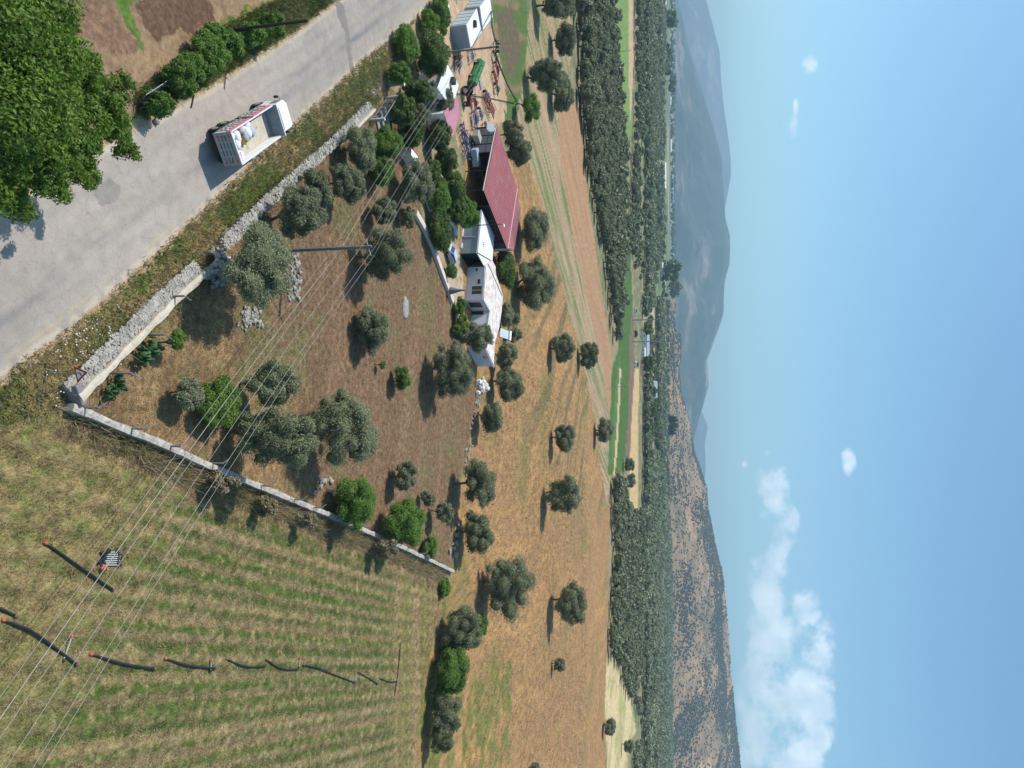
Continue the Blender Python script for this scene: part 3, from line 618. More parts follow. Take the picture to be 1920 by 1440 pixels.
# the big broad-leaved roadside tree in the foreground
rng = np.random.default_rng(5)
ft = thing('broadleaf_tree', 'tall bright green broad-leaved tree overhanging the left side of the road', 'tree', (-27.5, 37.5, 0))
def FP(px, py, z): g = G(px, py, z); return (g.x+27.5, g.y-37.5, z)
FPU = []
for (qx, qy, z, r) in [(-90, 30, 9, 2.6), (0, 20, 9.5, 2.6), (60, 50, 9.2, 2.2), (95, 95, 8.6, 1.8), (140, 120, 7.6, 1.5), (-60, 140, 9.5, 2.8), (20, 130, 10.2, 2.6), (90, 165, 9, 2.1), (165, 150, 7.2, 1.3), (190, 185, 6.6, 1.2),
                       (235, 165, 5.8, .9), (230, 205, 5.8, 1.0), (150, 215, 7.5, 1.6), (215, 240, 6, 1.15), (245, 285, 5.4, .85), (240, 250, 5.6, .7), (-40, 230, 9.2, 2.6), (40, 225, 9.2, 2.2), (110, 260, 7.4, 1.6), (170, 280, 6.2, 1.1), (150, 320, 5.6, .9), (175, 345, 5.0, .55),
                       (110, 330, 6, 1.1), (60, 310, 7.4, 1.7), (0, 320, 7.6, 1.9), (85, 350, 5.6, .7), (-60, 330, 7.4, 1.9), (-140, 100, 8, 2.6), (-140, 240, 7.6, 2.4), (45, 0, 8.4, 1.7), (105, 40, 7.6, .9), (-20, 60, 7, 2.6), (10, 375, 5.6, 1.1), (60, 120, 6, 2.0), (70, 250, 5.6, 1.8)]:
    k_ = .72 if (qx >= 40 and r > 1.2) else (.9 if qx >= 40 else 1.0); FPU.append((FP(qx-(12 if qx > 200 else 0), qy, z), (r*k_, r*k_, r*k_*.8)))
FPU2 = []
for c, r in FPU:
    FPU2.append((c, tuple(q*.5 for q in r)))
    for _ in range(7):
        d = rng.normal(size=3); d /= np.linalg.norm(d); q_ = rng.uniform(.28, .5); FPU2.append((tuple(np.array(c)+d*r[0]*rng.uniform(.5, .95)), (r[0]*q_, r[0]*q_, r[0]*q_*.7)))
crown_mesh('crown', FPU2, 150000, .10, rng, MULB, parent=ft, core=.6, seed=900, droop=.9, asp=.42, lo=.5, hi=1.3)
branches((0, 0, 0), FPU[:-1]+[FP(20, 130, 7) and (FP(20, 130, 7), (1, 1, 1))], .38, rng, 16, .3).build('trunk', BARK, ft, smooth=True)

# ------------------------------------------------------------------ groves: nearest trees one by one, the rest as one far wood
def unit_tree(seed, nleaf, sz, matl, kind=0):
    rng = np.random.default_rng(seed); p = make_puffs(1.12, .9, .98, rng, 21, .34, .06)
    V, Fq, ti = leafset(p, nleaf, sz, rng, asp=.6)
    m = MB()
    for i, (c, r) in enumerate(p): m.blob(c, [q*.78 for q in r], seed+i, .18, 6)
    cv = list(m.v); q = []
    for f in m.f:
        if len(f) == 4: q.append(f)
        else: a, b = cv[f[2]], cv[f[0]]; cv.append(tuple((a[i]+b[i])/2 for i in range(3))); q.append((f[0], f[1], f[2], len(cv)-1))
    return np.vstack([V, np.array(cv)]), np.vstack([Fq, np.array(q)+len(V)]), np.concatenate([ti, .15+.2*rng.random(len(q))])
GA = [(1052, -30), (1076, 20), (1086, 110), (1078, 150), (1080, 200), (1090, 250), (1092, 300), (1108, 380), (1128, 470), (1138, 560), (1150, 640), (1152, 690), (1160, 690), (1166, 600), (1172, 500), (1178, 430), (1176, 300), (1166, 200), (1158, 100), (1153, -30)]
GB = [(1186, 240), (1188, 130), (1188, -30), (1238, -30), (1242, 60), (1238, 150), (1240, 250), (1236, 300), (1240, 420), (1236, 440), (1224, 560), (1208, 600), (1188, 560), (1184, 480), (1176, 470), (1180, 330)]
GC = [(1143, 888), (1144, 960), (1146, 1050), (1142, 1110), (1137, 1180), (1140, 1225), (1150, 1232), (1158, 1260), (1170, 1290), (1190, 1330), (1196, 1372), (1184, 1405), (1182, 1470), (1262, 1470), (1255, 1200), (1250, 1000), (1238, 850), (1204, 850), (1202, 940), (1190, 960), (1176, 940), (1168, 900), (1160, 884)]
GD = [(1204, 590), (1216, 600), (1216, 850), (1204, 850)]
GE = [(1228, 560), (1240, 560), (1246, 860), (1226, 860)]
pts = []; rg = np.random.default_rng(3)
Yg = 225.0
while Yg < 2300:
    sp = 6.6+(Yg-225)*.0068; x = -.72*Yg
    while x < .72*Yg:
        pts.append((x+rg.normal()*sp*.18, Yg+rg.normal()*sp*.2, sp)); x += sp
    Yg += sp*1.02
pts = np.array(pts); gx, gy = PX(pts[:, 0], pts[:, 1])
ing = np.zeros(len(pts), bool)
gt = gx+(1273-gx)/36*3.6
for P in (GA, GB, GC, GD, GE): ing |= pip(gx, gy, P) & pip(gt, gy, P)
edge = np.random.default_rng(8).random(len(pts)); gapn = fbm(pts[:, 0]*.006, pts[:, 1]*.006, 3, 200)
ing &= ((gapn < .56) | (edge < .12) | (gx < 1185)) & ((gx < 1160) | (edge < .9))
pts = pts[ing]; gx = gx[ing]; gy = gy[ing]; vis = (gy > -25) & (gy < 1465)
order = np.argsort(pts[:, 1]+(~vis)*5000); NEAR = order[:235]; FAR = order[235:]
protoo = []
for i in range(7):
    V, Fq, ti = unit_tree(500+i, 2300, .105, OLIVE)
    t = thing('olive_tree', 'x', 'olive tree', (0, 0, 0)); npmesh('crown', V, Fq, OLIVE, attrs=ti, parent=t)
    MB().tube([(0, 0, -.1), (.03, .02, .5), (0, 0, 1.0)], [.11, .08, .05], 6).build('trunk', BARK, t)
    protoo.append(t)
usedp = set()
for k in NEAR:
    x, y, sp = pts[k]; i = int(rg.integers(7)); o = protoo[i] if i not in usedp else copy_tree(protoo[i]); usedp.add(i)
    s = rg.uniform(2.6, 3.7)*(1.12 if rg.random() < .15 else 1); o.location = (x, y, 0); o.rotation_euler = (0, 0, rg.uniform(0, 6.28)); o.scale = (s, s*rg.uniform(.9, 1.1), s*rg.uniform(.85, 1.1))
    right = gy[k] > 760
    o['label'] = 'grey-green olive tree in the front rows of the right-hand grove' if right else 'grey-green olive tree in the front rows of the left-hand grove'
    o['group'] = 'olive trees of the right-hand grove' if right else 'olive trees of the left-hand grove'
def scatter_mesh(name, P, S, templates, matl, rng, **tags):
    Vs = []; Fs = []; Ts = []; off = 0
    for i, (V, Fq, ti) in enumerate(templates):
        sel = np.arange(len(P)) % len(templates) == i
        if not sel.any(): continue
        p = P[sel]; s = S[sel]; th = rng.random(len(p))*6.28; c, sn = np.cos(th), np.sin(th)
        VV = np.empty((len(p), len(V), 3)); VV[:, :, 0] = (V[None, :, 0]*c[:, None]-V[None, :, 1]*sn[:, None])*s[:, None]+p[:, 0:1]
        VV[:, :, 1] = (V[None, :, 0]*sn[:, None]+V[None, :, 1]*c[:, None])*s[:, None]+p[:, 1:2]; VV[:, :, 2] = V[None, :, 2]*s[:, None]*(.85+.3*rng.random(len(p)))[:, None]+p[:, 2:3]
        FF = Fq[None]+(np.arange(len(p))*len(V))[:, None, None]+off
        Vs.append(VV.reshape(-1, 3)); Fs.append(FF.reshape(-1, Fq.shape[1])); Ts.append(np.clip(ti[None]*.75+.25*rng.random(len(p))[:, None], 0, 1).ravel()); off += len(p)*len(V)
    o = npmesh(name, np.vstack(Vs), np.vstack(Fs), matl, attrs=np.concatenate(Ts)); return tag(o, **tags)
fp = pts[FAR]; n1 = fp[:, 1] < 700
T1 = [unit_tree(700+i, 190, .26, OLIVE) for i in range(6)]; T2 = [unit_tree(720+i, 46, .42, OLIVE) for i in range(6)]
print('FAR', n1.sum(), (~n1).sum())
def sub(T, k):  # fewer core puffs for the farthest trees
    return T
PZ = lambda q: np.column_stack([q[:, 0], q[:, 1], np.zeros(len(q))])
scatter_mesh('far_wood', PZ(fp[n1]), np.random.default_rng(1).uniform(2.5, 3.9, n1.sum()), T1, OLIVE, np.random.default_rng(2), kind='stuff', label='dense far olive woods beyond the front rows', category='woodland')
f2 = fp[~n1]; scatter_mesh('distant_wood', PZ(f2), f2[:, 2]*.5, T2, OLIVE, np.random.default_rng(2), kind='stuff', label='distant mass of olive woods reaching the foot of the hill', category='woodland')
# ------------------------------------------------------------------ hills and mountains
def hillmat(name, cols, sc1, sc2, thr=.5, soft=.08, bump=.6):
    m = bpy.data.materials.new(name); m.use_nodes = True; t = m.node_tree; n = t.nodes; l = t.links; b = n['Principled BSDF']; b.inputs['Roughness'].default_value = .95; b.inputs['Specular IOR Level'].default_value = .05
    tcn = n.new('ShaderNodeTexCoord'); a = n.new('ShaderNodeTexNoise'); a.inputs['Scale'].default_value = sc1; a.inputs['Detail'].default_value = 9; a.inputs['Roughness'].default_value = .68; l.new(tcn.outputs['Object'], a.inputs[0])
    a2 = n.new('ShaderNodeTexNoise'); a2.inputs['Scale'].default_value = sc2; a2.inputs['Detail'].default_value = 6; l.new(tcn.outputs['Object'], a2.inputs[0])
    ad = n.new('ShaderNodeMath'); ad.operation = 'MULTIPLY_ADD'; l.new(a2.outputs[0], ad.inputs[0]); ad.inputs[1].default_value = .6; l.new(a.outputs[0], ad.inputs[2])
    cr = n.new('ShaderNodeValToRGB'); e = cr.color_ramp.elements; e[0].position = thr*1.6-soft; e[0].color = (*cols[0], 1); e[1].position = thr*1.6+soft; e[1].color = (*cols[1], 1)
    if len(cols) > 2: q = e.new(min(.99, thr*1.6+soft*2.4)); q.color = (*cols[2], 1)
    l.new(ad.outputs[0], cr.inputs[0]); l.new(cr.outputs[0], b.inputs['Base Color'])
    bp = n.new('ShaderNodeBump'); bp.inputs['Strength'].default_value = bump; bp.inputs['Distance'].default_value = 1/sc1*.06; l.new(ad.outputs[0], bp.inputs['Height']); l.new(bp.outputs[0], b.inputs['Normal'])
    return m
def ridge(name, sil, D0, D1, D2, y0, y1, matl, rough, nd_=120, step=4, seed=0, prof=1.0, tilt=0.):
    sx = [p[1] for p in sil]; sh = [p[0] for p in sil]
    pyv = np.arange(y0, y1, step, dtype=float); hp = np.interp(pyv, sx, sh)
    dd = np.concatenate([np.linspace(0, 1, nd_), 1+np.linspace(.04, 1, nd_//3)])
    V = np.zeros((len(dd), len(pyv), 3))
    for j, s in enumerate(dd):
        Dn = D0+(D1-D0)*s if s <= 1 else D1+(D2-D1)*(s-1)
        Dv = Dn*(1+tilt*(pyv-720)/720)
        x = (pyv-720)*Dv*CP/F*(1+SP*(HX-960)/F/1.0*0)  # lateral position at the base level
        Dr = D1*(1+tilt*(pyv-720)/720); hr = np.maximum(0, CH+(hp-HX)/F*Dr*1.028)
        nse = fbm(x*rough, Dv*rough, 6, seed)-.5
        rdg = 1-np.abs(fbm(x*rough*1.5, Dv*rough*.7, 5, seed+40)*2-1)
        if s <= 1:
            w = s**prof; z = hr*w+hr.max()*(nse*1.1+(rdg-.75)*.8)*(.35 if name == 'hill' else .8)*np.clip(s*(1-s)*2.2, 0, 1)
            z = np.minimum(z, CH+(hr-CH)*(Dv/Dr)*1.0-hr*0.02*(1-s)) if name != 'hill' else z
            z += (fbm(x*rough*6, Dv*rough*6, 3, seed+3)-.5)*hr*.035
        else: z = hr*(1-(s-1)**1.2)+hr*nse*.2*(s-1)
        V[j, :, 0] = x; V[j, :, 1] = Dv; V[j, :, 2] = np.where(s < 1.95, z, -30)-3*(1-min(1, s*12))
    idx = np.arange(V.shape[0]*V.shape[1]).reshape(V.shape[:2]); Fq = np.stack([idx[:-1, :-1], idx[:-1, 1:], idx[1:, 1:], idx[1:, :-1]], -1).reshape(-1, 4)
    o = npmesh(name, V.reshape(-1, 3), Fq, matl, smooth=True); o['kind'] = 'structure'; return V
MAIN = [(1262, -700), (1264, -200), (1272, 0), (1290, 90), (1312, 170), (1330, 235), (1345, 300), (1351, 380), (1352, 410), (1360, 446), (1360, 470), (1359, 500), (1351, 535), (1349, 560), (1349, 591), (1339, 622), (1331, 648), (1322, 675), (1323, 700), (1324, 722), (1315, 758), (1300, 815), (1288, 860), (1275, 950), (1262, 1100)]
LEFTR = [(1290, -600), (1300, -250), (1312, -60), (1318, 0), (1331, 52), (1343, 104), (1345, 146), (1350, 208), (1356, 250), (1361, 300), (1361, 335), (1352, 390), (1335, 450), (1310, 560), (1290, 700), (1270, 800)]
RIGHTR = [(1262, 640), (1290, 740), (1314, 775), (1323, 800), (1317, 830), (1318, 850), (1319, 880), (1314, 920), (1300, 980), (1290, 1200), (1280, 1500)]
FORM = hillmat('mountain_scrub', [(.035, .055, .045), (.075, .085, .07), (.22, .18, .15)], .0022, .0006, .5, .07)
ridge('mountain', MAIN, 5600, 8200, 10500, -700, 1100, FORM, .0007, 150, 4, 11, 1.15)
ridge('far_mountain', LEFTR, 10500, 13000, 14500, -600, 800, FORM, .0004, 70, 6, 21)
ridge('farthest_mountain', RIGHTR, 12500, 14500, 15500, 640, 1500, FORM, .0004, 60, 8, 31)
HILL = [(1240, 560), (1251, 590), (1256, 612), (1270, 626), (1276, 643), (1275, 662), (1272, 690), (1275, 720), (1278, 745), (1283, 760), (1290, 790), (1297, 831), (1300, 850), (1312, 885), (1319, 905), (1323, 940), (1325, 960), (1332, 1000), (1338, 1030), (1346, 1060), (1350, 1085), (1352, 1110), (1355, 1150), (1358, 1200), (1361, 1245), (1367, 1310), (1371, 1350), (1376, 1395), (1380, 1440), (1386, 1550), (1392, 1700), (1380, 2000)]
HM = hillmat('hill_soil', [(.15, .12, .08), (.34, .22, .125), (.42, .28, .16)], .02, .004, .5, .12, .4)
HV = ridge('hill', HILL, 2330, 3500, 4300, 560, 2000, HM, .002, 110, 3, 51, 1.0)
# scrub on the hill: thousands of small evergreen bushes, denser in patches
rg = np.random.default_rng(12); nh = 95000
jj = (rg.random(nh)**.8*109).astype(int); ii = rg.integers(0, HV.shape[1]-1, nh); tt = rg.random(nh)[:, None]
P = HV[jj, ii]*(1-tt)+HV[jj+1, ii+1]*tt
dn = fbm(P[:, 0]*.006, P[:, 1]*.0035, 4, 300)+.10*(jj/110.)-.16*np.clip((700-P[:, 0])/500, 0, 1)*(jj < 92)-.03; band = (np.abs(jj-78+8*np.sin(P[:, 0]*.004)) < 5)*.25*(P[:, 0] > 500)
keep = rg.random(nh) < np.clip((dn+band-.40)*3.2, .08, .9); P = P[keep]
def bushT(seed):
    m = MB(); m.blob((0, 0, .35), (1, 1, .75), seed, .3, 6); cv = list(m.v); q = []
    for f in m.f:
        if len(f) == 4: q.append(f)
        else: a, b = cv[f[2]], cv[f[0]]; cv.append(tuple((a[i]+b[i])/2 for i in range(3))); q.append((f[0], f[1], f[2], len(cv)-1))
    return np.array(cv), np.array(q), np.random.default_rng(seed).random(len(q))*.5
SCR = leafmat('scrub_leaf', (.03, .036, .018), (.065, .07, .036), 0)
scatter_mesh('hillside_scrub', P, np.random.default_rng(4).uniform(1.5, 4.4, len(P)), [bushT(i) for i in range(6)], SCR, rg, kind='stuff', label='dark evergreen scrub dotted over the dry hillside', category='scrub')
# ------------------------------------------------------------------ haze
if HAZE:
    hz = MB(); hz.box((0, 8200, 474.2), (34000, 16700, 951.6)); m = bpy.data.materials.new('haze'); m.use_nodes = True; n = m.node_tree.nodes; n.clear()
    pv = n.new('ShaderNodeVolumePrincipled'); pv.inputs['Density'].default_value = HAZE; pv.inputs['Color'].default_value = (.54, .80, 1, 1); pv.inputs['Anisotropy'].default_value = .1
    o_ = n.new('ShaderNodeOutputMaterial'); m.node_tree.links.new(pv.outputs[0], o_.inputs['Volume'])
    hz.build('haze', m, kind='stuff', label='pale blue haze over the plain', category='haze')
# ------------------------------------------------------------------ far plain: tree rows, houses, greenhouses, poles
WHITE = mat('white_plaster', (.74, .73, .70), .8, noise=.06, nscale=.8, stain=((.55, .50, .44), 1.2, .62))
ROOFW = mat('pale_sheet', (.70, .70, .68), .5, noise=.08)
TERRA = mat('clay_tile', (.42, .17, .10), .8, noise=.25)
GREYR = mat('grey_sheet', (.33, .37, .42), .5, noise=.12)
DARKG = mat('window_glass', (.03, .035, .04), .15, noise=.1, spec=.6)
def farm_building(label, px, py, L, Wd, h, rz, wall, roofm, group=None, name='farm_building', cat='building'):
    g = G(px, py); t = thing(name, label, cat, g, rz, group)
    MB().box((0, 0, h/2), (L, Wd, h)).build('wall', wall, t)
    m = MB(); e = .4; rh = Wd*.2
    a = [(-L/2-e, -Wd/2-e, h+.02), (L/2+e, -Wd/2-e, h+.02), (L/2+e, 0, h+rh), (-L/2-e, 0, h+rh), (-L/2-e, Wd/2+e, h+.02), (L/2+e, Wd/2+e, h+.02)]
    m.add(a, [(0, 1, 2, 3), (3, 2, 5, 4), (0, 3, 4), (1, 5, 2), (0, 4, 5, 1)]); m.build('roof', roofm, t)
    w = MB()
    for i in range(3): w.box((-L/2+L*(i+.5)/3, -Wd/2-.03, h*.55), (1.2, .06, 1.1))
    w.build('window', DARKG, t); return t
FB = [('long white greenhouse below the mountain foot, upper end of the row', 1265, 46, 90, 14, 4, 0, WHITE, ROOFW), ('white farmhouse at the top edge of the far plain', 1244, 10, 22, 10, 4, .1, WHITE, ROOFW),
      ('white barn beside dark trees at the top of the far plain', 1245, 2, 16, 9, 4, .1, WHITE, ROOFW), ('thin white shed roof in the far grove, upper', 1240, 64, 20, 6, 3, 0, WHITE, ROOFW), ('thin white shed roof in the far grove, lower', 1238, 88, 14, 6, 3, 0, WHITE, ROOFW),
      ('small white building near two round far trees', 1255, 190, 30, 12, 5, 0, WHITE, ROOFW), ('white building row by the far road', 1256, 272, 60, 14, 4, 0, WHITE, ROOFW), ('long blue-white greenhouse in the far plain', 1259, 350, 150, 22, 5, 0, mat('pale_blue_sheet', (.42, .55, .70), .5), mat('blue_film', (.30, .45, .66), .5)),
      ('second blue greenhouse farther down the row', 1260, 450, 190, 24, 5, 0, MATS['pale_blue_sheet'], MATS['blue_film']), ('pink-roofed sheds in a line at the far groves', 1240, 352, 80, 12, 4, 0, WHITE, mat('pale_pink_sheet', (.55, .40, .38), .6)),
      ('white hall at the end of a far field road', 1243, 330, 60, 14, 5, 0, WHITE, ROOFW), ('white buildings on the far lane', 1238, 505, 26, 12, 4, .1, WHITE, ROOFW), ('white wall and sheds behind the dark far clump', 1241, 540, 44, 10, 4, 0, WHITE, ROOFW),
      ('red-roofed village house in the far plain, upper', 1241, 566, 20, 12, 5, 0, WHITE, TERRA), ('red-roofed village house in the far plain, lower', 1241, 576, 18, 12, 5, .2, WHITE, TERRA), ('white house below the red-roofed village houses', 1241, 594, 20, 12, 5, .1, WHITE, ROOFW),
      ('grey-roofed farmhouse beside the straw strip', 1204, 645, 24, 12, 5, .05, WHITE, GREYR), ('white lean-to beside the grey-roofed farmhouse', 1203, 664, 12, 5, 3, .05, WHITE, ROOFW), ('grey barn with white gable in the mid plain', 1219, 730, 20, 16, 6, .1, WHITE, GREYR),
      ('long white building at the foot of the hill', 1243, 738, 44, 10, 6, 0, WHITE, ROOFW), ('white village houses beside the black cypress clump', 1243, 776, 30, 10, 5, 0, WHITE, ROOFW), ('white house at the hill foot behind the right-hand grove', 1252, 895, 26, 12, 5, 0, WHITE, ROOFW),
      ('row of pale houses at the hill foot', 1251, 945, 60, 12, 5, 0, WHITE, TERRA), ('white hillside houses above the grove, upper', 1258, 1045, 50, 10, 5, 0, WHITE, ROOFW), ('white hillside houses above the grove, lower', 1260, 1082, 30, 10, 5, 0, WHITE, ROOFW),
      ('orange-brown barn at the far edge of the right-hand grove', 1256, 1238, 26, 14, 7, 0, mat('ochre_wall', (.42, .25, .14), .8), TERRA), ('pinkish house between cypress rows at the hill foot', 1265, 1323, 22, 12, 6, 0, MATS['ochre_wall'], TERRA), ('white hut at the bottom edge near the hill foot', 1274, 1437, 14, 9, 5, 0, WHITE, ROOFW),
      ('tiny white shed inside the right-hand grove', 1212, 1028, 14, 5, 4.5, 0, WHITE, ROOFW)]
for (lb, x, y, L, Wd, h, rz, w, r) in FB: farm_building(lb, min(x, 1262), y, L, Wd, h, rz, w, r, 'buildings scattered over the far plain')
# shrubby tree rows and single far trees
def far_tree(name, label, cat, px, py, s, k, group, matl=None):
    V, Fq, ti = T3[k % len(T3)]; t = thing(name, label, cat, G(px, py), 0, group); o = npmesh('crown', V*np.array([s, s, s*(1.0)]), Fq, matl or CITRUS, attrs=ti, parent=t)
    MB().tube([(0, 0, -.1), (0, 0, s)], [.12*s*.5, .05*s], 6).build('trunk', BARK, t); return t
T3 = [unit_tree(800+i, 500, .17, OLIVE) for i in range(4)]
for i, (lb, x, y, s) in enumerate([('dark round tree beside the grey-roofed farmhouse', 1202, 681, 8), ('dark tree beside the upper far farm lane', 1202, 618, 6), ('small round tree in the straw strip behind the farm', 1220, 695, 6), ('tree below the farmhouse lane', 1208, 712, 6),
                                 ('tree in front of the grey barn', 1213, 735, 7), ('round tree in the far meadow, upper', 1250, 152, 16), ('round tree in the far meadow, lower', 1250, 165, 15), ('large dark far clump by the white sheds', 1238, 508, 22), ('dark tree by the far greenhouse', 1250, 542, 26),
                                 ('dark tree clump at the upper far plain', 1238, 38, 18), ('second dark clump at the upper far plain', 1243, 32, 16), ('bushy tree above the straw field', 1206, 770, 7), ('bushy tree beside the brown field strip', 1207, 800, 7)]):
    far_tree('far_tree', lb, 'tree', x, y, s, i, None)
rg = np.random.default_rng(44); rows = []
for (x0, y0, x1, y1, n, s) in [(1256, -20, 1257, 560, 150, 7), (1262, -20, 1263, 600, 160, 9), (1248, 560, 1250, 850, 120, 5), (1237, 100, 1239, 135, 25, 9), (1232, 560, 1240, 740, 60, 5), (1247, 860, 1256, 1440, 190, 6), (1205, 850, 1226, 850, 30, 4), (1213, 590, 1213, 690, 40, 4), (1207, 720, 1210, 850, 60, 3.5), (1222, 740, 1228, 850, 70, 4), (1259, 120, 1260, 560, 120, 8), (1236, 250, 1240, 560, 90, 5)]:
    for i in range(n):
        t = rg.random(); g = G(x0+(x1-x0)*t+rg.normal()*.6, y0+(y1-y0)*t); rows.append((g.x, g.y, 0, s*rg.uniform(.5, 1.25)))
rows = np.array(rows); scatter_mesh('distant_tree_rows', rows[:, :3], rows[:, 3], T2, CITRUS, rg, kind='stuff', label='tree rows and hedges dividing the distant plain', category='woodland')
# cypresses
def cypress(label, px, py, h, group, k):
    t = thing('cypress_tree', label, 'cypress', G(px, py), k, group)
    rg = np.random.default_rng(k+60); p = [((0, 0, h*(.12+.8*i/9)), (h*.15*math.sin(.45+2.5*(1-i/9)), h*.15*math.sin(.45+2.5*(1-i/9)), h*.1)) for i in range(10)]
    crown_mesh('crown', p, 500, h*.035, rg, PINE, parent=t, seed=k, core=.85); MB().tube([(0, 0, 0), (0, 0, h*.2)], [h*.02, h*.015], 6).build('trunk', BARK, t); return t
cy = [cypress('tall black cypress clump beside the white village at the hill foot', 1241, 795, 34, 'cypress clump beside the far village', 0)]
for i in range(8):
    c = copy_tree(cy[0]); c.location = Vector(cy[0].location)+Vector((rg.uniform(-22, 22), rg.uniform(-20, 20), 0)); c.scale = (1, 1, rg.uniform(.75, 1.05)); c['group'] = 'cypress clump beside the far village'
cc_ = cypress('pointed cypress in the rows along the foot of the hill', 1262, 1190, 20, 'cypress rows along the foot of the hill', 30)
for (a, b, n) in [(1192, 1205, 5), (1218, 1262, 14), (1276, 1314, 14), (1332, 1345, 5), (1358, 1378, 8), (1392, 1418, 10), (550, 556, 2), (84, 140, 18)]:
    for i in range(n):
        c = copy_tree(cc_); pyy = a+(b-a)*(i+.5)/n; g = G(1258.5 if pyy > 900 else 1240, pyy); s = rg.uniform(.8, 1.35)*(1 if pyy > 900 else .8)
        c.location = g; c.scale = (s*1.5, s*1.5, s)
        if pyy < 900: c['label'] = 'dark pointed cypress in the upper far plain'; c['group'] = 'cypresses of the upper far plain'
STEEL = mat('steel_grey', (.25, .25, .25), .5, .6); CONC = mat('concrete', (.34, .32, .29), .9, noise=.2, nscale=4, bump=.3, bscale=20)
def far_pole(label, px, py, h, big=False):
    t = thing('power_pole' if not big else 'power_pylon', label, 'pole' if not big else 'pylon', G(px, py), 0, 'poles across the plain'); r = .16 if not big else .4
    MB().tube([(0, 0, 0), (0, 0, h)], [r*1.3, r*.8], 6).build('post', CONC if not big else STEEL, t); MB().box((0, 0, h*.95), (h*.2, r, r)).build('crossarm', STEEL, t)
for i, (lb, x, y, h, b) in enumerate([('thin pole crossing the green field, topmost', 1161, 97, 7, 0), ('thin pole at the green strip beside the left-hand grove', 1170, 484, 8, 0), ('thin pole on the green strip before the farm, upper', 1172, 592, 8, 0), ('thin pole on the green strip before the farm, middle', 1158, 622, 7, 0), ('thin pole on the green strip, above the lone olive', 1150, 725, 7, 0), ('thin pole on the green strip beside the right-hand grove', 1157, 858, 7, 0),
                                     ('tall pylon standing by the farmhouse, upper', 1186, 600, 26, 1), ('tall pylon standing by the farmhouse, lower', 1186, 641, 26, 1), ('tall pylon in the right-hand grove, upper', 1198, 1139, 27, 1), ('tall pylon in the right-hand grove, lower', 1214, 1233, 34, 1)]): far_pole(lb, x, y, h, b)
# vehicles far away on the farm lane
def van(label, px, py, L, w, h, c, rz):
    t = thing('parked_car', label, 'car', G(px, py), rz); pm = mat('paint_%02d' % int(c[0]*99), c, .35, noise=.03)
    m = MB(); m.box((0, 0, h*.42), (L, w, h*.5), bev=.12); m.build('body', pm, t); MB().box((-.2, 0, h*.8), (L*.6, w*.86, h*.42), bev=.15).build('cabin', DARKG, t)
    for sx in (-1, 1):
        for sy in (-1, 1): MB().disc((sx*L*.32, sy*w*.48, .33), .33, .2, (0, 1, 0), 10).build('wheel', mat('tyre', (.02, .02, .02), .9), t)
van('white van parked on the straw strip in the far field', 1189, 684, 5.5, 2.2, 3.6, (.75, .75, .75), .3)
van('small white car on the far lane beside dark shade', 1189, 583, 4.5, 1.8, 2.2, (.75, .75, .76), .3)
van('dark red tractor-like vehicle by the farm lane', 1189, 626, 6, 2.4, 3, (.12, .03, .04), .2)
# ------------------------------------------------------------------ near structures: helpers
STONE = mat('rubble_stone', (.33, .31, .275), .9, noise=.45, nscale=1.3, bump=.5, bscale=12, stain=((.50, .46, .40), 2.2, .6))
CAP = mat('lime_cap', (.52, .46, .37), .9, noise=.18, nscale=1.5, bump=.4, bscale=14, stain=((.30, .28, .25), 2.5, .58))
WCONC = mat('pale_concrete', (.42, .39, .35), .9, noise=.3, nscale=1.6, bump=.6, bscale=10, stain=((.22, .19, .15), 2.2, .51))
PCONC = mat('post_concrete', (.21, .20, .20), .9, noise=.2, nscale=6)
DARKM = mat('dark_metal', (.03, .03, .032), .6, noise=.2)
ORANGE = mat('orange_plastic', (.46, .12, .055), .6, noise=.25); BLACKP = mat('black_pipe', (.022, .024, .026), .45, noise=.2)
RED = mat('red_paint', (.20, .03, .025), .5, noise=.25, nscale=5); BLUE = mat('blue_paint', (.025, .085, .22), .5, noise=.25, nscale=5); TGREEN = mat('green_paint', (.025, .15, .035), .4, noise=.2)
TYRE = mat('tyre', (.02, .02, .02), .9); WPAINT = mat('white_paint', (.78, .78, .77), .4, noise=.04)
def offs(pl, o):  # parallel of a 2D polyline, positive = left of travel
    out = []
    for i, p in enumerate(pl):
        a = pl[max(i-1, 0)]; b = pl[min(i+1, len(pl)-1)]; d = Vector((b[0]-a[0], b[1]-a[1])).normalized(); out.append(Vector((p[0]-d.y*o, p[1]+d.x*o)))
    return out
def dens_pl(pl, st=.6):
    out = []
    for a, b in zip(pl[:-1], pl[1:]):
        a = Vector(a[:2]); b = Vector(b[:2]); n = max(1, int((b-a).length/st)); out += [a.lerp(b, i/n) for i in range(n)]
    return out+[Vector(pl[-1][:2])]
def wallstrip(pl, o0, o1, z0, z1, jit=.03, jz=.03, seed=0, z1b=None):
    rr = random.Random(seed); pl = dens_pl(pl); A = offs(pl, o0); B = offs(pl, o1); m = MB(); vs = []; z1b = z1 if z1b is None else z1b
    for a, b in zip(A, B):
        ja, jb, jt = rr.uniform(-jit, jit), rr.uniform(-jit, jit), rr.uniform(-jz, jz); d = (b-a).normalized()
        a = a+d*ja; b = b+d*jb; mdd = a.lerp(b, .5)
        vs += [(a.x, a.y, z0), (a.x, a.y, z1+jt), (mdd.x, mdd.y, (z1+z1b)/2+jt+.03), (b.x, b.y, z1b+jt), (b.x, b.y, z0)]
    n = len(pl); fs = []
    for i in range(n-1):
        for j in range(4): fs.append((i*5+j, i*5+j+1, i*5+5+j+1, i*5+5+j))
    fs += [(4, 3, 2, 1, 0), tuple((n-1)*5+j for j in range(5))]; m.add(vs, fs); return m
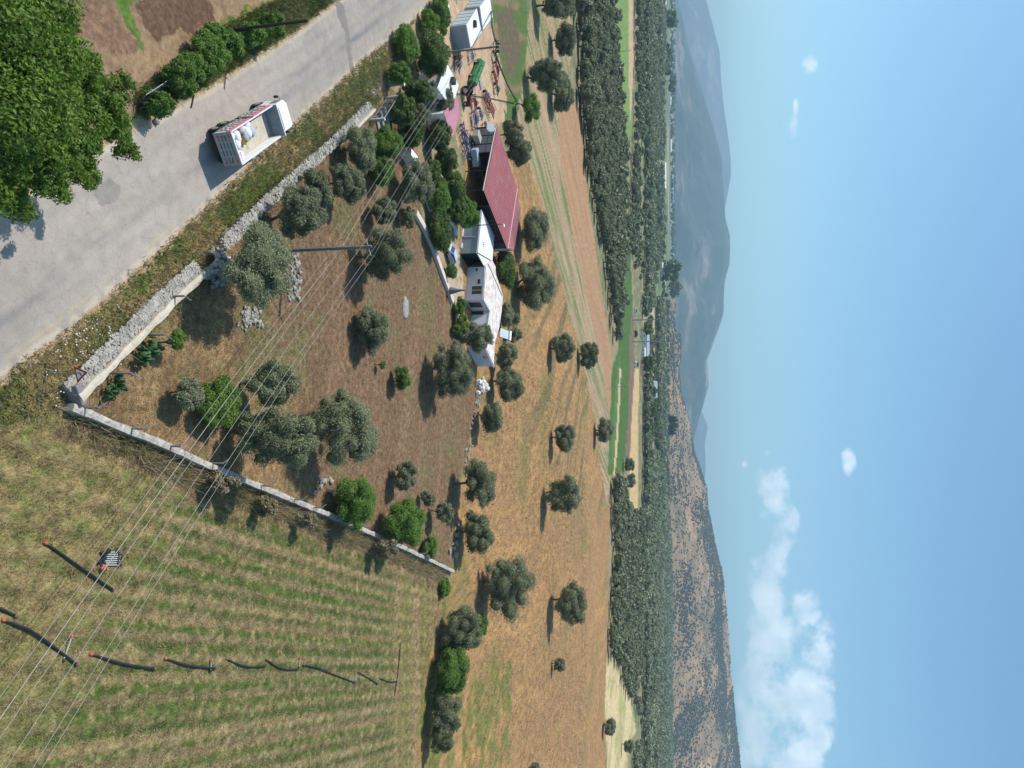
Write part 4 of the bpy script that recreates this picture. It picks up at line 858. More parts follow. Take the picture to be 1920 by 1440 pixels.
def stones(m, pl, o0, o1, z, n, r0, r1, seed, zo=.0, mi=0):
    rr = random.Random(seed); pl = dens_pl(pl, .4); A = offs(pl, o0); B = offs(pl, o1)
    for k in range(n):
        i = rr.randrange(len(pl)-1); t = rr.random(); a = A[i].lerp(A[i+1], t); b = B[i].lerp(B[i+1], t); u = rr.random(); p = a.lerp(b, u); r = rr.uniform(r0, r1)
        m.blob((p.x, p.y, z+zo*u+rr.uniform(-.05, .05)), (r*rr.uniform(.7, 1.3), r*rr.uniform(.7, 1.2), r*rr.uniform(.4, .7)), k+seed, .28, 6, mi, rr.uniform(0, 3))
    return m
W1A = [G(x, y, .9) for x, y in [(150, 748), (200, 697), (246, 650), (298, 597), (340, 555), (384, 514)]]
W1B = [G(x, y, .9) for x, y in [(426, 462), (452, 436), (482, 406), (522, 368), (562, 332), (602, 296), (642, 258), (672, 228), (700, 200)]]
w1 = thing('stone_wall', 'low roadside wall of grey rubble stones with a pale cap, sloping down to the wall corner', 'wall', (W1A[0].x, W1A[0].y, 0))
sub1 = lambda pl: [Vector((p.x-W1A[0].x, p.y-W1A[0].y)) for p in pl]
wallstrip(sub1(W1A), -.2, .28, -.2, 1.0, .07, .05, 1).build('cap', CAP, w1)
m = wallstrip(sub1(W1A), .31, .98, -.2, .78, .12, .06, 2, .40); stones(m, sub1(W1A), .32, 1.1, .80, 1700, .06, .15, 3, -.42); m.build('stonework', STONE, w1)
w1b = thing('stone_wall', 'tumbled upper roadside wall of loose grey stones running from the stone arch to the iron gate', 'wall', (W1A[0].x, W1A[0].y, 0))
m = wallstrip(sub1(W1B), -.25, .5, -.2, .75, .15, .12, 4, .5); stones(m, sub1(W1B), -.35, .65, .78, 2200, .07, .19, 5, -.25); m.build('stonework', STONE, w1b)
wallstrip(sub1(W1B[6:]), -.5, -.18, -.2, 1.1, .02, .02, 14).build('cap', CAP, w1b)
W2A = [G(x, y, .65) for x, y in [(136, 764), (168, 776), (220, 799), (280, 822), (340, 848), (390, 872), (440, 893), (500, 917), (560, 942), (620, 966), (680, 992), (740, 1019), (800, 1047), (852, 1072)]]
w2 = thing('boundary_wall', 'long pale concrete wall dividing the orchard from the hay field', 'wall', (W2A[0].x, W2A[0].y, 0))
sub2 = lambda pl: [Vector((p.x-W2A[0].x, p.y-W2A[0].y)) for p in pl]
wallstrip(sub2(W2A), -.24, .24, -.2, .72, .04, .04, 6).build('wall', WCONC, w2)
MB().box((-.75, .35, .35), (1.3, .45, 1.3), rz=.4, bev=.04).build('end_block', PCONC, w2)
def angle_post(label, px, py, h, dirv, grp, sh=1.0):
    g = G(px, py, 0); t = thing('fence_post', label, 'fence post', g, math.atan2(dirv.y, dirv.x), grp)
    MB().box((0, 0, h/2), (.12, .12, h), bev=.015).build('post', PCONC, t)
    m = MB(); m.tube([(0, 0, h-.04), (.42*sh, 0, h+.34*sh)], .055, 4); m.build('arm', PCONC, t)
    return t
inn = Vector((-.75, .66, 0))
for i, (x, y, a) in enumerate([(143, 764, 1.75), (231, 803, 1.7), (306, 836, 1.6), (386, 868, 1.6), (478, 910, 1.6), (541, 936, 1.6), (578, 951, 1.6), (617, 966, 1.6), (662, 986, 1.6), (709, 1006, 1.6), (733, 1017, 1.6), (757, 1027, 1.6), (778, 1037, 1.6), (798, 1046, 1.6), (816, 1054, 1.6)]):
    nm = ['first', 'second', 'third', 'fourth', 'fifth', 'sixth', 'seventh', 'eighth', 'ninth', 'tenth', 'eleventh', 'twelfth', 'thirteenth', 'fourteenth', 'last'][i]
    angle_post(f'{nm} grey angle-topped concrete post along the pale boundary wall, counted from the wall corner', x-2, y, a, inn, 'posts of the boundary wall')
for i, (x, y) in enumerate([(204, 700), (268, 628), (306, 556), (420, 486)]):
    angle_post(f'{["lowest", "second", "third", "topmost"][i]} concrete angle post of the roadside stone wall, counted up from the wall corner', x, y, 1.75, Vector((.7, .7, 0)), 'posts of the roadside wall')
# stone arch niche
ga = G(393, 500, 0); ar = thing('stone_arch', 'small rounded stone arch with a dark opening set between the two roadside walls', 'stone arch', ga, R(-28))
m = MB()
for i in range(9):
    th = math.pi*i/8; m.box((.85*math.cos(th), 0, .25+.85*math.sin(th)), (.34, 1.7, .3), ry=-th+math.pi/2, bev=.03)
m.build('arch_ring', STONE, ar)
m = MB(); m.box((0, .75, .45), (1.5, .1, 1.1)); m.build('back_wall', mat('soot', (.02, .02, .02), .95), ar)  # near-black sheet stands for the shade inside the opening
m = MB(); rr = random.Random(4)
for k in range(150): th = rr.uniform(0, math.pi); q = rr.uniform(1.0, 1.5); m.blob((q*math.cos(th), rr.uniform(-.8, .9), max(0, .2+q*.85*math.sin(th))), rr.uniform(.12, .26), k, .28, 6)
m.build('stonework', STONE, ar)
# loose stones
rr = random.Random(21)
RK = [MB().blob((0, 0, 0), (1, .8, .62), i, .3, 7).build('stone', STONE) for i in range(5)]
for o in RK: tag(o, 'x', 'stone')
cnt = [0]
def rocks(px0, px1, py0, py1, n, s0, s1, label, grp, line=None):
    for k in range(n):
        if line: t = rr.random(); i = rr.randrange(len(line)-1); x = line[i][0]*(1-t)+line[i+1][0]*t+rr.gauss(0, px1); y = line[i][1]*(1-t)+line[i+1][1]*t+rr.gauss(0, py1)
        else: x = rr.uniform(px0, px1); y = rr.uniform(py0, py1)
        g = G(x, y, 0); i = cnt[0] % 5; o = RK[i] if cnt[0] < 5 else RK[i].copy()
        if cnt[0] >= 5: col.objects.link(o)
        s = rr.uniform(s0, s1); o.location = (g.x, g.y, s*.45); o.scale = (s*rr.uniform(.8, 1.3), s, s); o.rotation_euler = (0, 0, rr.uniform(0, 6)); o['label'] = label; o['group'] = grp; o['category'] = 'stone'; cnt[0] += 1
rocks(537, 562, 478, 562, 90, .10, .30, 'pale field stone in the heap at the foot of the utility pole', 'stones heaped at the utility pole')
rocks(452, 492, 574, 614, 60, .10, .32, 'field stone in the small heap just below the leaning olive', 'stones heaped below the leaning olive')
rocks(440, 470, 600, 626, 8, .12, .22, 'small loose stone scattered near the lower heap', 'scattered stones')
rocks(0, 3, 0, 4, 90, .12, .36, 'stone in the rubble line along the orchard edge below the house', 'rubble line below the house', [(900, 735), (893, 760), (885, 800), (880, 835), (872, 868)])
rocks(0, 3, 0, 4, 26, .2, .5, 'stone in the rubble line beside the end of the boundary wall', 'rubble line at the wall end', [(858, 985), (853, 1010), (850, 1045)])
rocks(585, 620, 895, 925, 14, .15, .35, 'grey stone in the shade above the bright green tree', 'stones by the bright green tree')
o = RK[0].copy(); col.objects.link(o); o.location = G(294, 227, .2); o.scale = (.32, .26, .3); tag(o, 'single white stone at the road edge under the broad-leaved tree', 'stone'); o['group'] = 'single roadside stone'
gx_ = G(760, 578); o = MB().blob((0, 0, 0), (1.6, 1.0, .3), 5, .1, 14).build('ash_heap', mat('ash', (.30, .29, .28), .95, noise=.4, nscale=3, bump=.6), smooth=True, label='flat oval heap of grey ash on the bare orchard soil', category='ash heap'); o.location = (gx_.x, gx_.y, .02)
# prickly pears
CACT = mat('cactus_pad', (.07, .14, .05), .6, noise=.3, nscale=4)
for i, (x, y, s) in enumerate([(258, 664, .5), (272, 650, .42), (210, 722, .42), (198, 734, .35)]):
    g = G(x, y); rr = random.Random(i); m = MB()
    for k in range(26):
        a = rr.uniform(0, 6.28); q = rr.uniform(0, s*1.6); m.blob((q*math.cos(a), q*math.sin(a), rr.uniform(.15, s*2.2)), (s*.48, s*.10, s*.62), k, .08, 8, 0, rr.uniform(0, 3))
    t = thing('prickly_pear', ['prickly pear clump in the shade at the foot of the roadside wall', 'smaller prickly pear beside the shaded wall foot, nearer the arch', 'low cactus clump near the wall corner', 'smallest cactus clump, closest to the wall corner'][i], 'cactus', g); m.build('pads', CACT, t, smooth=True)
# ------------------------------------------------------------------ truck
tk = thing('farm_truck', 'flatbed truck with high white and grey slatted sides driving up the road, loaded with sacks', 'truck', (-18.25, 49.95, .03), R(35.9))
GP = mat('grey_panel', (.30, .33, .36), .6, noise=.1, stain=((.16, .17, .18), 3, .62)); WP = mat('worn_white_panel', (.66, .66, .65), .5, noise=.1, stain=((.42, .40, .38), 3, .6)); PK = mat('faded_red', (.52, .16, .19), .6, noise=.15); ORP = mat('orange_decor', (.50, .12, .05), .6)
BZ, TZ, BL, HW = 1.15, 2.6, 7.1, 1.24; FZ = 1.72
b = tk
MB().box((0, 4.3, .78), (.9, 8.6, .22)).build('chassis', DARKM, b)
MB().box((0, BL/2, (BZ+FZ)/2), (2*HW-.12, BL, FZ-BZ)).build('bed_floor', mat('bed_planks', (.50, .44, .36), .8, noise=.15, nscale=2, stain=((.33, .29, .24), 1.5, .55)), b)
for sx, nm in ((-1, 'side_panel'), (1, 'side_panel')):
    m = MB(); m.box((sx*(HW+.02), BL/2, (BZ+TZ)/2), (.05, BL, TZ-BZ), mi=0)
    for k in range(6): m.box((sx*(HW-.04), BL/2, FZ+.06+k*.15), (.05, BL-.1, .07), mi=0)   # horizontal ribs inside
    for k in range(13):
        y_ = .35+k*.54; m.box((sx*(HW+.07), y_, (BZ+TZ)/2-.15), (.05, .07, TZ-BZ-.35), mi=1)
        if k % 2 == 0: m.box((sx*(HW+.10), y_+.27, BZ+.35), (.02, .34, .16), mi=3); m.box((sx*(HW+.10), y_+.27, BZ+.72), (.02, .34, .12), mi=2)
        else: m.box((sx*(HW+.10), y_+.27, BZ+.5), (.02, .3, .14), mi=1)
    m.box((sx*(HW+.08), BL/2, TZ-.12), (.06, BL, .12), mi=2); m.box((sx*(HW+.08), BL/2, TZ-.32), (.06, BL, .09), mi=2)
    m.box((sx*(HW+.02), BL/2, TZ+.02), (.10, BL+.04, .05), mi=0); m.box((sx*(HW+.11), BL/2, (BZ+TZ)/2), (.06, .10, TZ-BZ+.1), mi=4)
    m.build(nm, [WP, GP, PK, ORP, DARKM], b)
m = MB(); m.box((0, -.03, (BZ+TZ)/2-.06), (2*HW+.1, .06, TZ-BZ+.1), mi=0)
for cc in range(4):
    for r_ in range(4):
        m.box((-HW+.42+cc*.56, -.075, BZ+.24+r_*.3), (.44, .03, .06), mi=(3 if (cc in (0, 3) and r_ in (0, 3)) else 1))
    m.box((-HW+.14+cc*.56, -.075, (BZ+TZ)/2), (.05, .04, TZ-BZ-.1), mi=2)
for sx in (-1, 1):
    for k in range(3): m.box((sx*(HW-.22), -.10, BZ+.2+k*.5), (.3, .02, .08), rz=0, ry=.5*sx, mi=3)
m.box((0, -.03, TZ+.02), (2*HW+.14, .12, .05), mi=4); m.build('tailgate', [GP, mat('dark_slot', (.10, .09, .09), .8), mat('pale_strut', (.36, .40, .40), .6), ORP, WP], b)
m = MB(); m.box((0, BL+.04, (BZ+2.95)/2), (2*HW+.1, .06, 2.95-BZ))
for k in range(12): m.box((-HW+.12+k*.21, BL-.01, (BZ+2.9)/2), (.08, .05, 2.85-BZ))
m.build('front_board', mat('grey_ribbed_board', (.26, .31, .34), .5, noise=.12), b)
MB().box((0, BL+.04, 2.97), (2*HW+.16, .1, .06)).build('board_rail', WP, b)
MB().box((0, .6, .62), (2.2, .1, .22)).build('rear_bumper', DARKM, b)
cb = MB().box((0, BL+1.25, 1.75), (2.36, 1.95, 2.0), bev=.16).build('cab', WPAINT, b)
MB().box((0, BL+2.235, 2.05), (2.05, .04, .75), bev=.02).build('windscreen', DARKG, cb)
for sx in (-1, 1): MB().box((sx*1.185, BL+1.55, 2.05), (.03, .95, .6)).build('side_window', DARKG, cb)
MB().box((0, BL+1.3, 2.79), (1.9, 1.5, .08), bev=.03).build('roof_panel', WPAINT, cb)
MB().box((0, BL+.22, 2.72), (2.2, .16, .05)).build('dark_gap_strip', DARKM, cb)
for sx in (-1, 1):
    m = MB(); m.tube([(sx*1.15, BL+1.9, 2.3), (sx*1.5, BL+2.05, 2.35), (sx*1.5, BL+2.05, 1.9)], .025, 5); m.box((sx*1.5, BL+2.0, 2.05), (.22, .1, .42), bev=.03); m.build('mirror', DARKM, b)
MB().box((-1.0, BL-1.9, .75), (.45, 1.1, .5), bev=.08).build('fuel_tank', mat('tank_steel', (.45, .46, .47), .35, .6), b)
for yy_ in (1.3, 2.65, BL+1.35):
    for sx in (-1, 1):
        w_ = MB().disc((sx*1.06, yy_, .5), .5, .5 if yy_ < 5 else .28, (1, 0, 0), 18).build('wheel', TYRE, b); MB().disc((sx*1.32 if yy_ < 5 else sx*1.21, yy_, .5), .26, .03, (1, 0, 0), 12).build('rim', mat('rim_steel', (.35, .35, .34), .4, .6), w_)
for sx in (-1, 1): MB().box((sx*1.1, 2.0, 1.04), (.5, 2.5, .05)).build('mudguard', DARKM, b)
def T2W(x, y, z): return tk.matrix_basis @ Vector((x, y, z))
TM = Matrix.Translation((-18.25, 49.95, .03)) @ Matrix.Rotation(R(35.9), 4, 'Z')
SW = mat('sack_white', (.72, .72, .74), .8, noise=.06, bump=.5, bscale=5); SY = mat('sack_yellow', (.72, .52, .05), .7, noise=.1, bump=.5, bscale=5); SG = mat('sack_grey', (.34, .35, .38), .8, noise=.1); PINKP = mat('pink_print', (.62, .05, .28), .6)
for i, (x, y, z, sx, sy, sz, rz, mm, lb) in enumerate([(-.85, .75, .30, .5, .34, .22, .3, SW, 'white sack at the left rear corner of the truck bed'), (-.55, 1.35, .34, .62, .42, .30, .2, SW, 'large white sack standing behind the tailgate'), (-.05, 1.15, .30, .5, .38, .26, -.2, SW, 'plump white sack in the middle of the first row'),
     (.75, .75, .26, .52, .40, .22, .5, SW, 'white sack with a magenta print near the tailgate'), (.98, 1.25, .24, .30, .42, .2, 1.2, SW, 'white sack against the right side panel'), (.05, 2.35, .24, .48, .28, .2, .2, SY, 'bright yellow sack in the middle of the truck bed'), (-.15, 2.3, .56, .42, .3, .16, .3, SG, 'grey sack lying on the yellow one'), (-.85, 2.3, .34, .46, .4, .3, .1, mat('sack_cream', (.58, .54, .46), .8), 'cream sack against the left side panel'),
     (-.35, 3.0, .34, .6, .42, .3, .5, SW, 'big white sack behind the yellow one'), (-.9, 3.3, .3, .4, .4, .28, 0, SW, 'white sack farthest forward on the left'), (-.2, 3.7, .28, .5, .4, .24, .8, mat('sack_blue', (.34, .42, .56), .8), 'pale blue sack nearest the front board')]):
    p = TM @ Vector((x, y, FZ+z*.95)); t = thing('sack', lb, 'sack', p, R(35.9)+rz, 'sacks on the truck bed'); m = MB(); m.blob((0, 0, 0), (sx, sy, sz), i+5, .09, 14)
    s_ = m.build('bag', mm, t, smooth=True)
    if i == 3:
        m = MB(); m.box((.0, 0, sz*.96), (.12, .5, .03), rz=.2); m.box((.22, .05, sz*.84), (.1, .3, .03), rz=.2); m.build('print', PINKP, t)
# ------------------------------------------------------------------ road sign
g = G(84, 701); s = thing('road_sign', 'triangular red-bordered curve warning sign on a grey post beside the wall corner', 'road sign', g, R(6))
MB().tube([(0, 0, -.2), (0, 0, 2.62)], .035, 8).build('post', STEEL, s)
def tri(r, z0, y): return [(r*math.sin(a), y, z0+r*math.cos(a)) for a in (0, 2*math.pi/3, 4*math.pi/3)]
def tprism(r, y0, y1, zc): a = tri(r, zc, y0); b = tri(r, zc, y1); m = MB(); m.add(a+b, [(0, 2, 1), (3, 4, 5), (0, 1, 4, 3), (1, 2, 5, 4), (2, 0, 3, 5)]); return m
tilt = Matrix.Rotation(R(-14), 4, 'Y')
bd = tprism(.56, -.05, -.03, 0).build('border', mat('sign_red', (.42, .015, .02), .5), s); bd.location = (0, 0, 2.45); bd.rotation_euler = (0, R(-10), 0)
pn = tprism(.37, -.056, -.052, 0).build('panel', mat('sign_white', (.74, .74, .74), .5), s); pn.location = (0, 0, 2.45); pn.rotation_euler = (0, R(-10), 0)
m = MB(); m.tube([(-.06, -.065, -.12), (-.05, -.065, .0), (.0, -.065, .07), (.08, -.065, .09)], [.025, .025, .025, .02], 6); m.add([(.06, -.066, .15), (.15, -.066, .09), (.06, -.066, .03)], [(0, 2, 1)]); cm = m.build('curve_mark', DARKM, s); cm.location = (0, 0, 2.45); cm.rotation_euler = (0, R(-10), 0)
# ------------------------------------------------------------------ poles and wires
WOODP = mat('pole_wood', (.045, .035, .03), .9, noise=.3, nscale=4); WIREM = mat('wire', (.36, .35, .33), .5, .3, noise=.05); INS = mat('insulator', (.10, .06, .05), .3)
pb_ = G(533, 470); cr0 = Vector((pb_.x, pb_.y, 0)); PT = AT(697, 461, pb_.y); PHt = PT.z
up = thing('utility_pole', 'grey concrete utility pole with a crossarm and wires standing on the stone heap', 'utility pole', cr0, 0)
far_base = G(836, 98); line = Vector((far_base.x-cr0.x, far_base.y-cr0.y, 0)); ln = line.normalized(); perp = Vector((ln.y, -ln.x, 0)); th_ = math.atan2(perp.y, perp.x)
MB().box((0, 0, PHt/2), (.26, .22, PHt), rz=th_).build('post', mat('pole_concrete', (.16, .165, .155), .9, noise=.15), up)
arm = MB().box((0, 0, PHt-.35), (1.95, .09, .09), rz=th_).build('crossarm', mat('arm_steel', (.36, .33, .31), .6, .3), up)
top_h = [PHt-.05, PHt+.35, PHt-.05]; low_h = [PHt-4.1, PHt-3.3, PHt-2.6]
for s_, h in zip((-.95, 0, .95), top_h): q = perp*s_; MB().tube([(q.x, q.y, h-.35), (q.x, q.y, h-.05), (q.x, q.y, h)], [.05, .07, .03], 8).build('insulator', INS, up)
for h in low_h: MB().box((0, 0, h), (.75, .05, .05), rz=th_+.0).build('bracket', MATS['arm_steel'], up)
bp_ = thing('transformer_pole', 'tall grey pole carrying a small transformer platform at the corner of the yard', 'utility pole', far_base, 0); BT = AT(930, 88, far_base.y).z
MB().box((0, 0, BT/2), (.24, .3, BT), rz=th_).build('post', MATS['pole_concrete'], bp_)
m = MB()
for k in range(5): m.box((.12, 0, BT*.45+k*.55), (.5, .05, .05))
m.build('step', DARKM, bp_)
m = MB(); m.box((.0, 0, BT), (2.3, .14, .14)); m.box((.0, .3, BT-.5), (2.0, .1, .1)); m.tube([(-1.1, 0, BT), (-.1, 0, BT-1.1)], .04, 5); m.tube([(1.1, 0, BT), (.1, 0, BT-1.1)], .04, 5)
for k in (-1, 0, 1): m.tube([(k*.9, 0, BT), (k*.9, 0, BT+.5)], [.08, .06], 8); m.box((k*.6, .2, BT+.25), (.3, .4, .5), bev=.04)
m.build('transformer_platform', DARKM, bp_)
def cable(name, label, a, b, sag, r, mt, grp, n=26):
    a = Vector(a); b = Vector(b); pts_ = [a.lerp(b, i/n)-Vector((0, 0, 4*sag*(i/n)*(1-i/n))) for i in range(n+1)]
    o = MB().tube([p-a for p in pts_], r, 5).build(name, mt, None, smooth=True, label=label, category='cable', group=grp); o.location = a; return o
near_dir = -ln; NPOLE = 62.0
lb_ = [('left crossarm wire', -.95, 0), ('middle crossarm wire', 0, 1), ('right crossarm wire', .95, 2)]
ords = ['left', 'middle', 'right']
for i, s_ in enumerate((-.95, 0, .95)):
    A = cr0+perp*s_+Vector((0, 0, top_h[i])); Bq = A+near_dir*NPOLE+Vector((0, 0, .1)); Cq = far_base+Vector((s_*.9, 0, BT+.5))
    cable('power_line', f'thin upper wire from the {ords[i]} insulator of the concrete pole down over the hay field', A, Bq, .9, .011, WIREM, 'power lines over the hay field')
    cable('power_line', f'thin upper wire from the {ords[i]} insulator of the concrete pole to the transformer pole', A, Cq, .8, .011, WIREM, 'power lines over the garden')
for i, h in enumerate(low_h):
    A = cr0+perp*(.34)*(1)+Vector((0, 0, h)); Bq = A+near_dir*NPOLE; Cq = far_base+Vector((.2, 0, BT*.45+i*.6)); rr_ = .020 if i == 1 else .012; nm = ['lowest', 'thick middle', 'upper'][i]
    cable('power_line', f'{nm} of the three lower wires running from the concrete pole over the hay field', A, Bq, .8, rr_, WIREM, 'power lines over the hay field')
    cable('power_line', f'{nm} of the three lower wires running from the concrete pole over the garden', A, Cq, .7, rr_, WIREM, 'power lines over the garden')
E1 = AT(969, 190, 158); m = cable('bundled_cable', 'thick black bundled cable sagging from the transformer pole towards the dirt track', far_base+Vector((.9, 0, BT-.1)), E1, .35, .16, DARKM, None, 16)
ep = thing('utility_pole', 'slim pole at the small leaning tree where the thick black cable ends', 'utility pole', (E1.x, E1.y, 0)); MB().tube([(0, 0, 0), (0, 0, E1.z+.2)], [.14, .1], 8).build('post', PCONC, ep); MB().box((0, 0, E1.z), (.9, .08, .08)).build('crossarm', DARKM, ep)
cable('bundled_cable', 'thick black bundled cable from the transformer pole over the container roofs', far_base+Vector((-.9, 0, BT-.1)), AT(921, 20, 128), .2, .14, DARKM, None, 10)
g = G(430, 57); tp = AT(577, 57, g.y); o = thing('wooden_pole', 'bare dark wooden pole leaning over the roadside bushes', 'pole', g); MB().tube([(0, 0, -.2), (0, 0, tp.z)], [.15, .11], 9).build('post', WOODP, o)
for lb, x, y, h in [('short dark stake at the road edge below the bushes', 362, 178, .0), ]:
    g = G(x, y); g2 = G(358, 202, .05); o = thing('stake', lb, 'stake', g); MB().tube([(0, 0, .1), (g2.x-g.x, g2.y-g.y, .08)], .05, 6).build('post', WOODP, o)
for lb, x, y, x2, y2 in [('dead forked branch at the top roadside, lower one', 488, 39, 515, 35), ('dead branch at the top roadside, upper one', 520, 18, 548, 15)]:
    g = G(x, y); q = AT(x2, y2, g.y+.6)-g; o = thing('dead_branch', lb, 'branch', g); m = MB(); m.tube([(0, 0, 0), q*.5+Vector((.1, 0, .05)), q], [.07, .05, .02], 6); m.tube([q*.4, q*.6+Vector((-.3, 0, .15))], [.04, .015], 5); m.build('limb', WOODP, o)
# grey fence sheets
SHEET = mat('galvanised_sheet', (.30, .33, .36), .45, .4, noise=.2, nscale=2, stain=((.22, .15, .11), 2, .64))
for i, (a, b, lb) in enumerate([((252, 188), (286, 166), 'lower grey metal fence sheet under the broad-leaved tree'), ((288, 164), (322, 146), 'upper grey metal fence sheet beside the roadside bush')]):
    A = G(*a); B = G(*b); d = B-A; o = thing('sheet_fence', lb, 'fence panel', A, math.atan2(d.y, d.x), 'grey roadside fence sheets'); L = d.length; m = MB(); m.box((L/2, 0, .55), (L-.08, .03, 1.1), rx=-.5)
    m.build('sheet', SHEET, o); MB().box((0, 0, .6), (.07, .07, 1.2)).build('post', WOODP, o)
# ------------------------------------------------------------------ buildings near the yard
def plane_pt(P0, P1, px, py, off=0):
    d = Vector(ray(px, py)); e = Vector((P1[0]-P0[0], P1[1]-P0[1], 0)).normalized(); nrm = Vector((e.y, -e.x, 0)); o = Vector((0, 0, CH)); P = Vector((P0[0], P0[1], 0))
    if nrm.dot(P-o) > 0: nrm = -nrm
    t = (P+nrm*off-o).dot(nrm)/d.dot(nrm); return o+d*t, nrm
def opening(P0, P1, px0, px1, py0, py1, mt, name, parent, org, th=.06, frame=None):
    c, nrm = plane_pt(P0, P1, (px0+px1)/2, (py0+py1)/2); a, _ = plane_pt(P0, P1, (px0+px1)/2, py0); b, _ = plane_pt(P0, P1, (px0+px1)/2, py1); lo, _ = plane_pt(P0, P1, px0, (py0+py1)/2); hi, _ = plane_pt(P0, P1, px1, (py0+py1)/2)
    w = ((a-b).xy).length; h = abs(hi.z-lo.z); e = Vector((P1[0]-P0[0], P1[1]-P0[1])); rz = math.atan2(e.y, e.x); cc = Vector((c.x-org[0], c.y-org[1], (hi.z+lo.z)/2))
    o = MB().box(cc+nrm*th/2, (w, th, h), rz=rz).build(name, mt, parent)
    if frame:
        m = MB(); ev = Vector((math.cos(rz), math.sin(rz), 0))
        for s in (-1, 1): m.box(cc+ev*s*w/2+nrm*(th/2+.01), (.09, th+.05, h+.1), rz=rz); m.box(cc+Vector((0, 0, s*h/2))+nrm*(th/2+.012), (w+.1, th+.05, .09), rz=rz)
        m.box(cc+nrm*(th/2+.014), (.06, th+.04, h), rz=rz); m.build('frame', frame, o)
    return o
def bldg(name, label, cat, roofpx, z, wallm, roofm, roof_th=.14, over=.12, grp=None):
    P = [G(x, y, z) for x, y in roofpx]; cxm = sum(p.x for p in P)/len(P); cym = sum(p.y for p in P)/len(P); t = thing(name, label, cat, (cxm, cym, 0), 0, grp)
    L = [(p.x-cxm, p.y-cym) for p in P]; k = lambda f: [(x*f, y*f) for x, y in L]; MB().prism(L, -.1, z-roof_th).build('wall', wallm, t); s = 1+over/4; MB().prism(k(s), z-roof_th+.003, z).build('roof', roofm, t)
    return t, P, (cxm, cym)
PREW = mat('prefab_grey_wall', (.27, .31, .35), .55, noise=.06, nscale=1); HOUSEW = mat('house_white', (.62, .64, .67), .8, noise=.05, nscale=.6, stain=((.50, .50, .50), 1, .64))
ROOFS = mat('stained_flat_roof', (.66, .63, .60), .85, noise=.08, nscale=1, stain=((.52, .38, .31), .9, .47)); ROOFC = mat('clean_white_roof', (.70, .70, .70), .6, noise=.04, nscale=.8, stain=((.60, .58, .55), .8, .6))
# white house
t, P, org = bldg('house', 'white flat-roofed farmhouse with a stained roof and dark window', 'house', [(909.5, 500), (906, 562), (917.5, 583), (914, 606), (909, 650), (926, 687), (928, 640), (936, 612), (940, 584), (942.5, 555), (930, 517), (929, 502), (923, 490)], 3.2, HOUSEW, ROOFS)
opening(P[0], P[1], 884, 904, 536, 552.5, DARKG, 'window', t, org, frame=WPAINT); opening(P[0], P[1], 896, 900, 524, 532, DARKM, 'meter_box', t, org, .15); opening(P[0], P[1], 892.5, 895.5, 504, 508, DARKM, 'wall_lamp', t, org, .15)
opening(P[2], P[3], 878, 906, 584, 590, DARKG, 'door', t, org); opening(P[1], P[2], 880, 903, 567, 576, DARKG, 'window', t, org); opening(P[4], P[5], 906, 912, 668, 672, DARKG, 'window', t, org)
la, lb2 = G(915, 494, 3.26), G(942, 555, 3.26); MB().tube([(la.x-org[0], la.y-org[1], 3.24), (lb2.x-org[0], lb2.y-org[1], 3.24)], .06, 5).build('roof_joint', DARKM, t)
m = MB(); pr = [P[i] for i in (0, 1, 2, 3, 4, 5)]
for a, b2 in zip(pr[:-1], pr[1:]):
    A = Vector((a.x-org[0], a.y-org[1])); B = Vector((b2.x-org[0], b2.y-org[1])); c = (A+B)/2; d = B-A; m.box((c.x, c.y, 3.28), (d.length, .16, .14), rz=math.atan2(d.y, d.x))
m.build('parapet', HOUSEW, t)
# prefab cabin and carport
t, P, org = bldg('prefab_cabin', 'grey prefab cabin with a bright white flat roof beside the big red shed', 'cabin', [(903, 395), (895, 474), (923, 490), (925, 463), (927, 442)], 3.0, PREW, ROOFC)
m = MB()
for a, b2 in ((0, 1), (1, 2)):
    A = P[a]; B = P[b2]; c = (A+B)/2; d = B-A; m.box((c.x-org[0], c.y-org[1], 2.96), (d.length+.1, .12, .2), rz=math.atan2(d.y, d.x))
m.build('roof_trim', DARKM, t)
opening(P[0], P[1], 866, 869, 427, 444, WPAINT, 'window_sill', t, org, .3); opening(P[0], P[1], 862, 867, 457, 466, WPAINT, 'step', t, org, .4); opening(P[0], P[1], 868, 892, 443.6, 444.6, mat('downpipe', (.55, .58, .6), .5), 'downpipe', t, org, .1)
cu_ = bpy.data.curves.new('roof_letters', 'FONT')   # faint illegible lettering: built as short dark bars
bpy.data.curves.remove(cu_)
m = MB(); a = G(905, 451, 3.0); b2 = G(906.5, 463, 3.0); dd_ = (b2-a)
for k, (w, h) in enumerate([(.5, .14), (.14, .5), (.5, .12), (.3, .3), (.16, .5), (.5, .14), (.3, .4)]):
    q = a+dd_*(k/6.0); m.box((q.x-org[0]+(.1 if k % 2 else -.08), q.y-org[1]+(.25 if k % 3 == 1 else 0), 3.008), (min(w, .16), h*1.6, .012))
m.build('roof_marking', mat('faded_ink', (.22, .22, .24), .7), t)
t, P, org = bldg('carport', 'dark open carport between the prefab cabin and the white house', 'carport', [(895.5, 475.5), (909, 500.5), (922.5, 490.5)], 2.98, DARKM, ROOFC)
for ch in kids(t):
    if ch.name.startswith('wall'): bpy.data.objects.remove(ch)
m = MB(); A, B, C2 = [Vector((p.x-org[0], p.y-org[1])) for p in P]; m.box((*((B+C2)/2), 1.4), ((C2-B).length, .1, 2.8), rz=math.atan2((C2-B).y, (C2-B).x)); m.build('back_wall', mat('sooty_wall', (.02, .02, .022), .9), t)  # near-black colour stands for the shade under the carport roof
